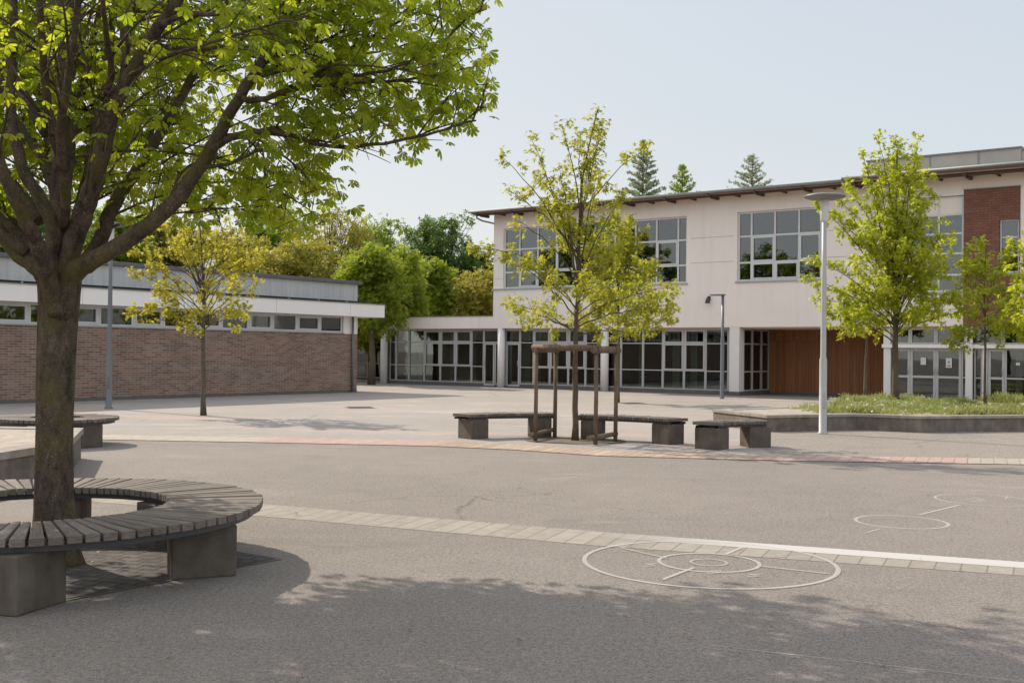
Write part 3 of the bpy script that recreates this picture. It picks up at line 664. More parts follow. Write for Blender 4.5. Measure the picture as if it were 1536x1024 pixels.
bx(sb, 'wood_wall', 'wood_panels', (11.85, 17.62, 3.0, 3.15, 0, 2.64), (17.45, 17.62, 0.47, 3.0, 0, 2.64))
# entrance
bx(sb, 'entrance_beam', 'fascia_white', (17.45, 33, 0.18, 0.42, 1.93, 2.06))
for d in ((17.5, 17.74, 0.25, 0.46, 0, 1.928), (17.5, 17.74, 0.22, 0.4, 2.062, 2.64), (20.9, 21.06, 0.3, 0.44, 0, 1.928)): bx(sb, 'entrance_post', 'column_white', d)
bx(sb, 'pier', 'column_white', (20.4, 20.62, 0.05, 0.172, 0, 2.698))
dr = door(17.78, 18.42, 18.36, 0.34, 1.92, 0.9)
for a, b in ((18.43, 19.32), (19.33, 20.19)): door(a, b, b - .06 if a < 19 else a + .06, 0.34, 1.92, 0.9)
door(21.08, 21.62, 21.55, 0.34, 1.92, 0.9)
for a, b in ((20.2, 20.38), (20.62, 20.89), (21.63, 22.5), (22.51, 23.4), (23.41, 24.3), (24.31, 26), (26.01, 28), (28.01, 30), (30.01, 32)):
    win(sb, 'window', [a, b], [0.1, 0.9, 1.925], 0.34, 0.05)
eb = [17.75, 18.43, 19.33, 20.35, 21.55, 22.5, 23.5, 24.5, 26, 28, 30, 32]
for a, b in zip(eb, eb[1:]): win(sb, 'window', [a + .004, b - .004], [2.065, 2.635], 0.3, 0.06)
# rear wing behind the small tree
for a, b in zip([-13, -11.8, -10.6, -9.5, -8.4], [-11.8, -10.6, -9.5, -8.4, -7.3]): win(sb, 'window', [a + .004, b - .004], ROW, 2.6, 0.05)
bx(sb, 'wing_roof', 'fascia_white', (-14, -6.62, 2.3, 8, 2.66, 3.05))
bx(sb, 'plinth', 'plinth_dark', (-13, -7.0, 2.58, 2.7, 0, .168))
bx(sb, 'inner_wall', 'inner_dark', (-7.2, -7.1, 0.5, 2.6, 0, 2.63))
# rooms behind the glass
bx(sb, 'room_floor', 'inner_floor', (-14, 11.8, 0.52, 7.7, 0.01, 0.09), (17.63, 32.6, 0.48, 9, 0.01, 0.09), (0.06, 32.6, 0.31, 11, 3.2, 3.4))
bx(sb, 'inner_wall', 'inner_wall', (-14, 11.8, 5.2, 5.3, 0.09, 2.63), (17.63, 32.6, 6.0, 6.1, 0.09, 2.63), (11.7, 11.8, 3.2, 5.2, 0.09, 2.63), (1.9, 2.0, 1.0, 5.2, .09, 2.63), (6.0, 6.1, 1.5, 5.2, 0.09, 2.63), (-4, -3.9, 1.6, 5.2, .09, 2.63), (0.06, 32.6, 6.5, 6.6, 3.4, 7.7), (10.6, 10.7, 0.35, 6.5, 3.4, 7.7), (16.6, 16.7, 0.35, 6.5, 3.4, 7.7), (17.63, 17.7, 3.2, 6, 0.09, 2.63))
bx(sb, 'room_ceiling', 'inner_wall', (0.06, 32.6, 0.32, 6.5, 7.6, 7.68))
def curtain(s0, s1, z0, z1, y):
    mb = MB(); n = max(4, int((s1 - s0) / 0.04)); rg = random.Random(int(s0 * 100))
    pt = [(s0 + (s1 - s0) * k / n, y + 0.03 * math.sin(k * 1.3 + rg.random())) for k in range(n + 1)]
    for a, b in zip(pt, pt[1:]): mb.quad((a[0], a[1], z0), (b[0], b[1], z0), (b[0], b[1], z1), (a[0], a[1], z1), True)
    for a, b in zip(pt, pt[1:]): mb.quad((b[0], b[1] + .012, z0), (a[0], a[1] + .012, z0), (a[0], a[1] + .012, z1), (b[0], b[1] + .012, z1), True)
    mb.build('curtain', M['curtain'], sb)
for s0, s1 in ((-6.75, -6.25), (-5.4, -5.15), (-4.15, -3.95), (-3.35, -3.15), (-2.2, -1.8), (0.9, 1.35), (1.55, 1.95), (2.3, 2.9), (4.7, 5.1), (7.0, 7.2), (8.6, 8.95), (9.45, 9.75), (21.9, 22.1)): curtain(s0, s1, 0.1, 2.6, 0.72)
for s0, s1, z1 in ((0.35, 1.9, 5.25), (2.2, 2.9, 7.2), (6.8, 7.1, 7.2), (0.35, 0.7, 7.2)): curtain(s0, s1, 4.3, z1, 0.55)
for sx, y in ((18.7, 2.6), (19.8, 3.0), (21.9, 2.8), (19.3, 4.4), (3.0, 2.8), (8.0, 3.0)):
    bx(sb, 'desk', 'desk', (sx, sx + 0.9, y, y + 0.6, 0.72, 0.76), (sx + .03, sx + .07, y + .03, y + .5, 0.09, .72), (sx + .83, sx + .87, y + .03, y + .5, 0.09, .72))

def on_facade(s, y, z):
    c, s_ = math.cos(RZ), math.sin(RZ); return Vector((PA[0] + c * s - s_ * y, PA[1] + s_ * s + c * y, z))
# lamp fixed to the facade
wl = empty('wall_lamp', on_facade(10.62, 0, 3.8), RZ, 'small dark bell-shaped lamp fixed high on the white wall', 'lamp')
mb = MB(); mb.box(-.05, .05, -0.03, -0.001, -.05, .14); mb.tube([(0, -.03, .1), (0, -.14, .12), (0, -.17, .06)], 0.018, 8); mb.build('bracket', M['dark_metal'], wl)
mb = MB(); mb.lathe([(0.02, .08), (0.05, .06), (0.085, -.06), (0.1, -.14), (.06, -.15)], (0, -.17, 0), 20); mb.build('shade', M['dark_metal'], wl)
# notices taped to the entrance doors
def notice(s, z, w_, h_, lab, red=False):
    t = empty('notice', on_facade(s, 0.325, z), RZ, lab, 'notice')
    mb = MB(); mb.box(0, w_, 0.0, 0.006, 0, h_); mb.build('sheet', M['paper'], t)
    if red:
        mb = MB(); mb.lathe([(0.05, 0), (0.05, 0.003)], (0, 0, 0), 16)
        mb.v = [(w_ / 2 + v[0] * .8, -0.001 - v[2], h_ * .58 + v[1] * .7) for v in mb.v]; mb.box(w_ * .2, w_ * .8, -0.003, -0.0005, h_ * .14, h_ * .26); mb.build('print', M['print_red'], t)
notice(18.80, 1.33, 0.19, 0.26, 'plain white paper sheet on the glass entrance door left of the pier')
notice(19.67, 1.24, 0.21, 0.34, 'white notice with a red print on the glass entrance door nearest the pier', True)
notice(21.98, 1.36, 0.13, 0.09, 'small white card on the entrance glass right of the pier')

# ------------------------------------------------------------------ low brick hall on the left
PH = (-6.043, 43.3726, 0); RH = math.atan2(0.80559, 0.59247)
hb = empty('brick_hall', PH, RH, 'low flat-roofed brick hall with a high strip of windows under a white fascia', 'building')
bx(hb, 'wall', 'hall_brick', (-26, 0, 0, 0.3, 0, 2.262)); mb = MB(); mb.box(-0.3, 0, 0.301, 12, 0, 2.262)
mb.build('end_wall', M['hall_brick'], hb); bx(hb, 'end_wall', 'hall_brick', (-26, 0, 12.001, 12.3, 0, 2.9), (-26, -25.7, .301, 12, 0, 2.9))
bx(hb, 'wall_panel', 'fascia_white', (-0.74, -0.01, 0.02, 0.3, 2.264, 2.93), (-0.3, -0.01, 0.301, 12, 2.264, 2.93), (-0.02, 0.003, -.002, .3, 2.264, 2.93))
bx(hb, 'plinth', 'plinth_dark', (-26, 0.002, -0.004, 0.05, 0, 0.1))
bx(hb, 'sill', 'alu_sill', (-26, -0.76, -0.04, 0.1, 2.264, 2.305))
mul = [-25.3, -24.1, -22.9, -21.7, -20.6, -19.4, -18.25, -17.1, -15.93, -14.76, -13.58, -12.42, -11.27, -10.05, -8.92, -7.73, -6.57, -5.38, -4.27, -3.11, -1.94, -0.78]
for k, (a, b) in enumerate(zip(mul, mul[1:])):
    win(hb, 'window', [a + .004, b - .004], [2.307, 2.925], 0.05, 0.06, 0.09, case={(0, 0)} if k % 2 == 1 else (), fm='alu_bright')
fa = bx(hb, 'fascia', 'fascia_white', (-26.5, 1.0, -0.5, 12.5, 2.93, 3.42))
bx(fa, 'fascia_joint', 'joint_line', *[(x, x + .008, -.504, -.49, 2.94, 3.41) for x in (-20, -16, -12.2, -8.4, -4.6, -0.9)])
bx(hb, 'roof_edge', 'zinc', (-26.5, 1.02, -0.53, 12.5, 3.422, 3.452))
bx(hb, 'roof_gap', 'dark_metal', (-26, 0.5, 0.72, 11, 3.454, 3.585))
bx(hb, 'roof_bracket', 'alu_sill', *[(-24 + k * 1.5, -23.94 + k * 1.5, 0.62, 0.72, 3.454, 3.58) for k in range(17)])
bx(hb, 'clerestory', 'grey_cladding', (-26, 0.6, 0.6, 11.2, 3.587, 4.24))
bx(hb, 'roof', 'roof_dark', (-26.2, 0.76, 0.48, 11.4, 4.242, 4.37), bevel=0.01)
mb = MB(); mb.tube([(-0.33, -0.08, 0.05), (-0.33, -0.08, 2.928)], 0.045, 10); mb.build('downpipe', M['lamp_steel_grey'], hb)
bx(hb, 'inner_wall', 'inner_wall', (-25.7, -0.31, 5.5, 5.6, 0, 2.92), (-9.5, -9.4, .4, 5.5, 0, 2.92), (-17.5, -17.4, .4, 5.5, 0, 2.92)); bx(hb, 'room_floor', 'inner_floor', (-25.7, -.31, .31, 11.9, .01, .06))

# ------------------------------------------------------------------ benches
def arc_bench(c, r0, r1, a0, a1, pitch, legs, label, group=None, cat='bench', h=0.47, th=0.055, legw=0.16, seed=1, name='curved_bench', leg_in=.06):
    rg = random.Random(seed); t = empty(name, (c[0], c[1], 0), 0, label, cat, group)
    n = max(3, round(R(a1 - a0) * r1 / pitch)); mb = MB(); mb.uv = []; mb.val = []
    full = abs(a1 - a0) >= 359
    for k in range(n):
        am = R(a0 + (a1 - a0) * (k + .5) / n) + rg.uniform(-.002, .002); ha = R(a1 - a0) / n / 2
        gap = 0.009
        hw0 = max(0.012, r0 * math.tan(ha) - gap * .6); hw1 = r1 * math.tan(ha) - gap * 1.1
        dz = rg.uniform(-.004, .003); e0, e1 = r0 + rg.uniform(-.006, .006), r1 + rg.uniform(-.008, .008)
        ca, sa = math.cos(am), math.sin(am); q = []
        for z in (h - th + dz, h + dz):
            for (r, y) in ((e0, -hw0), (e1, -hw1), (e1, hw1), (e0, hw0)): q.append((r * ca - y * sa, r * sa + y * ca, z))
        i = len(mb.v); mb.v += q; val = rg.random(); ou = rg.random() * 9
        uv4 = [(ou + e0, 0), (ou + e1, 0), (ou + e1, hw1 * 2), (ou + e0, hw0 * 2)]
        fu = {0: [(ou + e0, 0), (ou + e0, hw0 * 2), (ou + e1, hw1 * 2), (ou + e1, 0)], 1: uv4}
        for fi, f in enumerate(((0, 3, 2, 1), (4, 5, 6, 7), (0, 1, 5, 4), (1, 2, 6, 5), (2, 3, 7, 6), (3, 0, 4, 7))):
            mb.f.append(tuple(i + x for x in f)); mb.sm.append(False); mb.val.append(val)
            mb.uv += fu.get(fi, [(ou, 0), (ou + .4, 0), (ou + .4, th), (ou, th)])
    s = mb.build('seat', M['slat_wood'], t, (0, 0, 0), 0.006)
    fr = MB()
    for rr in (r0 + 0.09, r1 - 0.09):
        m = max(6, int(abs(a1 - a0) / 4))
        for k in range(m):
            b0, b1 = R(a0 + (a1 - a0) * k / m), R(a0 + (a1 - a0) * (k + 1) / m); P = lambda a, r, z: (r * math.cos(a), r * math.sin(a), z)
            z0, z1 = h - th - .045, h - th - .006
            fr.quad(P(b0, rr - .025, z1), P(b0, rr + .025, z1), P(b1, rr + .025, z1), P(b1, rr - .025, z1)); fr.quad(P(b1, rr - .025, z0), P(b1, rr + .025, z0), P(b0, rr + .025, z0), P(b0, rr - .025, z0))
            fr.quad(P(b0, rr + .025, z0), P(b1, rr + .025, z0), P(b1, rr + .025, z1), P(b0, rr + .025, z1)); fr.quad(P(b1, rr - .025, z0), P(b0, rr - .025, z0), P(b0, rr - .025, z1), P(b1, rr - .025, z1))
    for la in legs: fr.box(r0 + .12, r1 - .12, -.03, .03, h - th - .044, h - th - .007, Matrix.Rotation(R(la) if not isinstance(la, tuple) else math.atan2(la[1] - c[1], la[0] - c[0]), 4, 'Z'))
    fr.build('seat_frame', M['dark_metal'], t)
    for la in legs:
        if isinstance(la, tuple):
            lx, ly, o_, L_, W_ = la; T = Matrix.Translation((lx - c[0], ly - c[1], 0)) @ Matrix.Rotation(R(o_), 4, 'Z'); b = MB(); b.box(-L_ / 2, L_ / 2, -W_ / 2, W_ / 2, 0, h - th - .046, T); b.build('leg', M['bench_concrete'], t, (0, 0, 0), 0.012); continue
        T = Matrix.Rotation(R(la), 4, 'Z'); b = MB(); b.box(r0 + leg_in, r1 - .06, -legw, legw, 0, h - th - .046, T); b.build('leg', M['bench_concrete'], t, (0, 0, 0), 0.012)
    return t
bench = arc_bench((-3.58, 8.42), 0.95, 1.67, 0, 360, 0.112, ((-2.25, 8.13, 23, .46, .28), (-3.10, 7.05, 73, .46, .34), (-2.85, 9.35, 50, .48, .28), (-3.85, 9.72, 100, .48, .28), (-4.85, 8.85, 160, .48, .28), (-4.5, 7.5, 228, .48, .28)), 'large round slatted bench on concrete blocks circling the thick tree trunk', 'slatted benches in the yard', seed=3, legw=0.14, name='round_bench')
arc_bench((-7.65, 18.75), 0.43, 0.98, 0, 360, 0.1, (-32, 90, 210), 'small round slatted bench behind the concrete planter, left of the grey lamp post', 'slatted benches in the yard', seed=5, legw=0.2, name='round_bench')
# arc of benches round the staked tree; centre towards the camera
bc = (0.92, 18.3)
def ang(p): return math.degrees(math.atan2(p[1] - bc[1], p[0] - bc[0]))
GR = 'slatted benches in the yard'
arc_bench((0.92, 18.95), 2.42, 2.94, 92, 134, 0.085, (128, 98), 'slatted bench on two concrete blocks left of the staked tree', GR, seed=7, legw=0.2, leg_in=.02)
arc_bench((0.92, 18.5), 2.36, 2.88, 37, 82, 0.085, (76, 42), 'slatted bench on two concrete blocks right of the staked tree', GR, seed=8, legw=0.2, leg_in=.02)
arc_bench((4.62, 18.4), 1.18, 1.72, 95, 150, 0.085, (143, 101), 'short curved bench between the staked tree and the raised planter', GR, seed=9, legw=0.2, leg_in=.02)

# ------------------------------------------------------------------ tree guard
gd = empty('tree_guard', (1.17, 20.5, 0), 0, 'weathered square timber guard of four posts and round rails about a young tree', 'tree guard')
gp4 = [G(803, 662), G(832, 656.5), G(893, 667), G(923, 663.5)]; O = Vector((1.17, 20.5, 0)); rg = random.Random(4)
for p in gp4:
    mb = MB(); p = p - O; mb.tube([p, p + Vector((0.005, 0, 0.9)), p + Vector((0.0, 0, 1.70))], [0.04, 0.038, 0.037], 10, jit=.05, rng=rg); mb.build('post', M['timber_post'], gd)
def rail(a, b, z, r, ext, dz=0.0):
    d = (b - a).normalized(); mb = MB(); a2, b2 = a - O - d * ext, b - O + d * ext
    mb.tube([a2 + Vector((0, 0, z)), (a2 + b2) / 2 + Vector((0, 0, z + .008)), b2 + Vector((0, 0, z + dz))], [r, r * 1.04, r * .97], 12, jit=.04, rng=rg); mb.build('rail', M['timber_post'], gd)
A_, B_, C_, D_ = gp4
rail(A_, C_, 1.73, 0.052, .08); rail(B_, D_, 1.715, 0.05, .06); rail(A_, B_, 1.68, 0.05, .10); rail(C_, D_, 1.685, 0.055, .10)
sh = Vector((-.06, -.05, 0)); rail(A_ + sh, B_ + sh, 0.13, 0.04, .12, .03); rail(C_ + sh, D_ + sh, 0.13, 0.043, .14, .03)

# ------------------------------------------------------------------ lamps
def disc_lamp(p, label, mat, hgt=5.0):
    t = empty('street_lamp', p, 0, label, 'lamp', 'disc lamps in the yard')
    mb = MB(); mb.lathe([(0.11, 0), (0.11, 0.03), (0.082, .05), (0.078, 1.55), (0.06, 1.6), (0.056, 3.3), (0.05, 3.32), (0.048, hgt - .22)], (0, 0, 0), 18); mb.build('pole', M[mat], t)
    mb = MB(); mb.lathe([(0.05, hgt - .6), (0.085, hgt - .55), (0.085, hgt - .12), (0.06, hgt - .08)], (0, 0, 0), 18)
    mb.build('lamp_glass', M['lamp_glass'], t)
    mb = MB(); mb.lathe([(0.09, hgt - .125), (0.30, hgt - .115), (0.425, hgt - .075), (0.43, hgt - .055), (0.33, hgt - .02), (0.16, hgt + .0), (0.0, hgt + .005)], (0, 0, 0), 36); mb.build('lamp_head', M['lamp_head'], t)
    mb = MB(); mb.box(-.03, .03, -.086, -.07, .55, .85); mb.build('access_door', M[mat], t)
disc_lamp(G(1234, 651), 'tall pale steel street lamp with a flat disc head beside the raised planter', 'lamp_steel')
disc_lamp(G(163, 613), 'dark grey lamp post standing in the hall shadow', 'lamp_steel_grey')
p = G(1083, 598); t = empty('street_lamp', p, RZ, 'slim grey lamp post with a short flat arm in front of the glazing', 'lamp')
mb = MB(); mb.lathe([(0.09, 0), (0.075, .03), (0.07, 2.2), (0.055, 2.25), (0.05, 3.78)], (0, 0, 0), 14); mb.build('pole', M['lamp_steel_grey'], t)
mb = MB(); mb.box(-0.48, 0.06, -.11, .11, 3.78, 3.83); mb.build('lamp_head', M['lamp_head'], t, (0, 0, 0), .01)
mb = MB(); mb.box(-0.42, -.08, -.08, .08, 3.765, 3.779); mb.build('lamp_glass', M['lamp_glass'], t)

# ------------------------------------------------------------------ planters
def offs(P, d):
    n = len(P); out = []
    for i in range(n):
        a, b, c = Vector(P[i - 1]), Vector(P[i]), Vector(P[(i + 1) % n])
        e0, e1 = (b - a).normalized(), (c - b).normalized(); n0, n1 = Vector((-e0.y, e0.x)), Vector((-e1.y, e1.x))
        m = (n0 + n1); m = m / max(0.35, m.dot(n0)) if m.length > 1e-4 else n0
        q = b + m * d; out.append((q.x, q.y))
    return out
def ring_prism(mb, Po, Pi, z0, z1):
    n = len(Po)
    for i in range(n):
        j = (i + 1) % n; V = lambda p, z: (p[0], p[1], z)
        mb.quad(V(Po[i], z0), V(Po[j], z0), V(Po[j], z1), V(Po[i], z1)); mb.quad(V(Pi[j], z0), V(Pi[i], z0), V(Pi[i], z1), V(Pi[j], z1))
        mb.quad(V(Po[i], z1), V(Po[j], z1), V(Pi[j], z1), V(Pi[i], z1)); mb.quad(V(Po[j], z0), V(Po[i], z0), V(Pi[i], z0), V(Pi[j], z0))
    return mb
def planter(P, h, label, soil='soil', cap=0.06):
    c = Vector((sum(p[0] for p in P) / len(P), sum(p[1] for p in P) / len(P))); Q = [(p[0] - c.x, p[1] - c.y) for p in P]
    t = empty('raised_planter', (c.x, c.y, 0), 0, label, 'planter')
    ring_prism(MB(), Q, offs(Q, .26), 0, h - cap).build('wall', M['planter_concrete'], t)
    ring_prism(MB(), offs(Q, -.03), offs(Q, .30), h - cap + .002, h).build('coping', M['planter_cap'], t, (0, 0, 0), .012)
    I = offs(Q, .262); I = offs(Q, .302) if soil == 'gravel_top' else I; MB().poly_prism(I, 0.005, h - (.015 if soil == 'gravel_top' else .075)).build('soil', M[soil], t)
    return t
PL = [(4.68, 25.77), (5.41, 23.53), (7.58, 24.45), (8.74, 23.82), (11.34, 24.59), (16, 25.2), (16, 28.0), (12.6, 28.9), (12.2, 33.4), (9.6, 33.4), (8.0, 28.3)]
planter(PL, 0.36, 'long low angular concrete planter with grass, flowers and young trees', 'gravel_top')
PR = [(13.2, 30.6), (18, 30.0), (18, 33), (13.4, 33)]
planter(PR, 0.36, 'smaller concrete planter near the entrance at the right edge')
p1, p2, p3, p4 = (G(-90, 691, .45), G(53, 670, .45), G(100, 663, .45), G(122, 641.5, .45))
PLL = [tuple(q[:2]) for q in (p1, p2, p3, p4)] + [(p4.x - 5, p4.y + 0.5), (p1.x - 3, p1.y + 1)]
planter(PLL, 0.45, 'low concrete bed filled with pale gravel behind the thick tree trunk', 'gravel_top', 0.09)

# ------------------------------------------------------------------ planting
def inside(p, P):
    r = False
    for (x0, y0), (x1, y1) in zip(P, P[1:] + P[:1]):
        if (y0 > p[1]) != (y1 > p[1]) and p[0] < (x1 - x0) * (p[1] - y0) / (y1 - y0) + x0: r = not r
    return r
def planting(name, P, n, zb, seed, xmin=-99, sz=(0.16, 0.42), flowers=0):
    rg = random.Random(seed); I = offs(P, .33); X = [p[0] for p in P]; Y = [p[1] for p in P]; Pp, D, N, S = [], [], [], []; fp, fd, fn, fs = [], [], [], []
    tus = []
    while len(tus) < n:
        p = (rg.uniform(min(X), max(X)), rg.uniform(min(Y), max(Y)))
        if p[0] < xmin or p[0] > 12.6 > xmin > -90 or not inside(p, I): continue
        k = min(1, (p[0] - xmin) / 1.2) if xmin > -90 else 1
        if rg.random() > 0.25 + .75 * k: continue
        dens = 0.5 + 0.5 * math.sin(p[0] * 2.1 + 1.3) * math.cos(p[1] * 1.9)
        if rg.random() > 0.12 + .88 * dens ** 1.3: continue
        tus.append((p, dens))
    for (p, dn) in tus:
        hh = rg.uniform(*sz) * (0.55 + .6 * dn)
        for b in range(14):
            d = Vector((rg.gauss(0, .5), rg.gauss(0, .5), 1.0)).normalized()
            Pp.append((p[0] + rg.gauss(0, .05), p[1] + rg.gauss(0, .05), zb)); D.append(d); N.append((rg.gauss(0, 1), rg.gauss(0, 1), .2)); S.append(hh * rg.uniform(.6, 1.2))
            if flowers and rg.random() < .05 * flowers:
                q = Vector(Pp[-1]) + d * S[-1]; fp.append(q); fd.append((rg.gauss(0, 1), rg.gauss(0, 1), .4)); fn.append((0, 0, 1)); fs.append(.05)
        for b in range(5):
            Pp.append((p[0] + rg.gauss(0, .06), p[1] + rg.gauss(0, .06), zb + hh * rg.uniform(.2, .7))); a = rg.uniform(0, 6.3)
            D.append((math.cos(a), math.sin(a), .5)); N.append((0, 0, 1)); S.append(rg.uniform(.05, .12))
    o = leaves(name, Pp, D, N, S, 'blade', M['leaf_grass'], seed=seed); tag(o, 'tufts of tall grass and weeds filling the concrete planter' if flowers else 'short green grass growing in the small planter by the entrance', 'grass', kind='stuff')
    if fp: tag(leaves('white_flowers', fp, fd, fn, fs, 'tuft', M['petal_white'], seed=seed), 'tiny white flowers scattered through the planter grass', 'flowers', kind='stuff')
planting('planter_grass', PL, 2300, 0.34, 3, 6.7, (0.05, 0.26), .3)
planting('planter_grass', PR, 700, 0.28, 4, sz=(.15, .4))
# fallen leaves and twigs
rg = random.Random(12); P_, D_, N_, S_ = [], [], [], []
for k in range(420):
    if k < 150: a, r = rg.uniform(0, 6.3), abs(rg.gauss(0.0, .8)) + .15; q = (-3.5 + r * math.cos(a), 8.5 + r * math.sin(a))
    else: q = (rg.uniform(-4, 5), rg.uniform(5, 14))
    P_.append((q[0], q[1], .018)); a = rg.uniform(0, 6.3); D_.append((math.cos(a), math.sin(a), .05)); N_.append((rg.gauss(0, .15), rg.gauss(0, .15), 1)); S_.append(rg.uniform(.015, .04))
tag(leaves('fallen_leaves', P_, D_, N_, S_, 'maple', M['litter'], seed=2), 'dry brown leaf scraps lying round the near tree', 'leaf litter', kind='stuff')
# manhole covers
def manhole(u, v, r, lab):
    p = G(u, v); t = empty('manhole_cover', (p.x, p.y, 0.005), .3, lab, 'manhole cover')
    mb = MB(); mb.box(-r, r, -r, r, 0, .006); mb.build('frame', M['planter_cap'], t)
    mb = MB(); mb.box(-r * .86, r * .86, -r * .86, r * .86, 0.0065, .011)
    for k in range(-3, 4): mb.box(-r * .8, r * .8, k * r * .23 - .02, k * r * .23 + .02, .0111, .016)
    mb.build('lid', M['iron'], t)
manhole(540, 611.5, .42, 'square iron manhole cover in the paving before the brick hall')
manhole(948, 605, .4, 'square iron manhole cover in the paving behind the staked tree')

# ------------------------------------------------------------------ trees
class Cloud:
    def __init__(s): s.P = []; s.D = []; s.N = []; s.S = []
    def add(s, p, d, n, sz): s.P.append(tuple(p)); s.D.append(tuple(d)); s.N.append(tuple(n)); s.S.append(sz)
def leafy(cl, rg, p, out, k, spread, size, droop=0.35, ok=None):
    for _ in range(k):
        q = Vector(p) + rvec(rg) * spread * rg.random() ** .6
        if ok and not ok(q): continue
        d = (Vector(out) * .5 + rvec(rg) * .8); d.z -= droop
        n = Vector((rg.gauss(0, .5), rg.gauss(0, .5), 1.0))
        cl.add(q, d, n, size * rg.uniform(.8, 1.4))

def limb_tree(label, base, trunk, r0, targets, leafmat, lsize, clear, nauto, rad, seed, dens=1.0, spread=.16, group=None, top_r=.012, twig=.45, name='young_tree', tp='maple', bare=.3, low=0.35, bark='bark_young'):
    """trunk: list of points (world). targets: limb tips (world). the rest of the limbs fill the crown round the trunk"""
    rg = random.Random(seed); t = empty(name, base, 0, label, 'tree', group); O = Vector(base)
    wood = MB(); cl = Cloud(); m = len(trunk); H_ = trunk[-1].z - base[2]
    zs = [p.z for p in trunk]
    def on(z):
        z = max(zs[0], min(zs[-1], z))
        for a, b in zip(trunk, trunk[1:]):
            if a.z <= z <= b.z: return a.lerp(b, (z - a.z) / max(1e-5, b.z - a.z))
        return trunk[-1]
    def rr(z): return max(top_r, r0 * (1 - .9 * ((z - base[2]) / H_)) * (1.0 if z > base[2] + .3 else 1.25))
    fine = []
    for a, b in zip(trunk, trunk[1:]):
        k = max(1, int((b - a).length / .3)); fine += [a.lerp(b, j / k) + Vector((rg.gauss(0, .006), rg.gauss(0, .006), 0)) for j in range(k)]
    fine.append(trunk[-1]); wood.tube([p - O for p in fine], [rr(p.z) for p in fine], 10, jit=.05, rng=rg)
    limbs = list(targets); ga = 0
    for k in range(nauto):
        f = (k + .5) / nauto; z = base[2] + clear + (H_ - clear) * (0.08 + f * .86); ga += 2.4; R_ = rad((z - base[2] - clear) / (H_ - clear)) * rg.uniform(.65, 1.0)
        c = on(z); limbs.append(Vector((c.x + R_ * math.cos(ga), c.y + R_ * math.sin(ga), z + rg.uniform(-.1, .2))))
    limbs_pts = [(fine[int(len(fine) * .55):], .5)]
    for L in limbs:
        zs0 = base[2] + clear + max(0, (L.z - base[2] - clear)) * (low + rg.uniform(-.12, .3)); hd = (Vector((L.x, L.y)) - Vector((on(L.z).x, on(L.z).y))).length
        zs0 = max(base[2] + clear * .95, min(zs0, L.z - .35 * hd)) if L.z - .35 * hd > base[2] + clear * .95 else base[2] + clear * rg.uniform(.95, 1.08)
        s = on(zs0); mid = s.lerp(L, .5); mid.z += .12 * (L - s).length * (1 if L.z > s.z else -.2); out = Vector((L.x - s.x, L.y - s.y, 0)); mid -= out * .06
        pts = bez(s, mid, L, 8); pts = [p + rvec(rg) * .025 * (j > 0) for j, p in enumerate(pts)]
        ra = min(rr(zs0) * .55, .004 + .0066 * (L - s).length); wood.tube([p - O for p in pts], [ra + (.004 - ra) * j / 8 for j in range(9)], 6, cap=False)
        limbs_pts.append((pts, bare))
    for pts, br in limbs_pts:
        n = len(pts) - 1; Ltot = sum((b - a).length for a, b in zip(pts, pts[1:])); fz = max(0, min(1, (pts[-1].z - base[2] - clear) / (H_ - clear))); nt_ = max(3, int(Ltot / .115 * dens * (1.2 - .6 * fz)))
        for k in range(nt_):
            f = br + (1 - br) * (k + rg.random()) / nt_; x = min(f * n, n - 1e-3); a = pts[int(x)].lerp(pts[int(x) + 1], x - int(x)); d = (pts[int(x) + 1] - pts[int(x)]).normalized()
            td = (d * .5 + rvec(rg) * .9 + Vector((0, 0, .25))).normalized(); tl = twig * rg.uniform(.3, 1.0) * (1.15 - .6 * f)
            e = a + td * tl
            if tl > .2 and rg.random() < .6: wood.tube([a - O, (a + td * tl * .55 + Vector((0, 0, .01))) - O, e - O], [.0055, .004, .002], 4, cap=False)
            if rg.random() < .72: leafy(cl, rg, e, td, 9, spread * .62, lsize, .55)
            if rg.random() < .4: leafy(cl, rg, a + td * tl * .5, td, 4, spread * .6, lsize, .5)
        leafy(cl, rg, pts[-1], pts[-1] - pts[-2], 9, spread * .8, lsize)
    wood.build('trunk', M[bark], t); leaves('crown', cl.P, cl.D, cl.N, cl.S, tp, M[leafmat], t, O, seed)
    return t
def px(L, Y): return [at(u, v, Y) if len(s) == 0 else at(u, v, Y + s[0]) for (u, v, *s) in L]
GY = 'young trees in the yard'
# tree inside the timber guard
b0 = G(863, 661); Y = b0.y
limb_tree('slender yellow-green young tree standing inside the timber guard', b0, [b0] + px([(863, 560), (863, 500), (866, 440), (868, 380), (870, 320), (874, 270), (884, 220), (897, 162)], Y), .062,
    px([(752, 236, -.2), (795, 206, .3), (842, 186, -.3), (905, 190, .2), (972, 222, .2), (930, 300, -.5), (705, 368, .2), (770, 395, -.5), (775, 330, .5), (770, 465, .2), (800, 480, -.7), (1012, 462, .2), (985, 400, -.2), (1008, 430, .5), (960, 500, -.6), (920, 370, -.9), (820, 420, -1.0), (830, 310, .9), (900, 260, .6), (840, 255, -.5), (760, 285, .2), (810, 262, .4), (940, 440, .9)], Y),
    'leaf_yellow', .085, 1.95, 13, lambda f: 1.95 * (1 - f) ** 1.3 + .12, 11, dens=1.2, spread=.2, group=GY, twig=.42)
b1 = G(927, 604); Y = b1.y
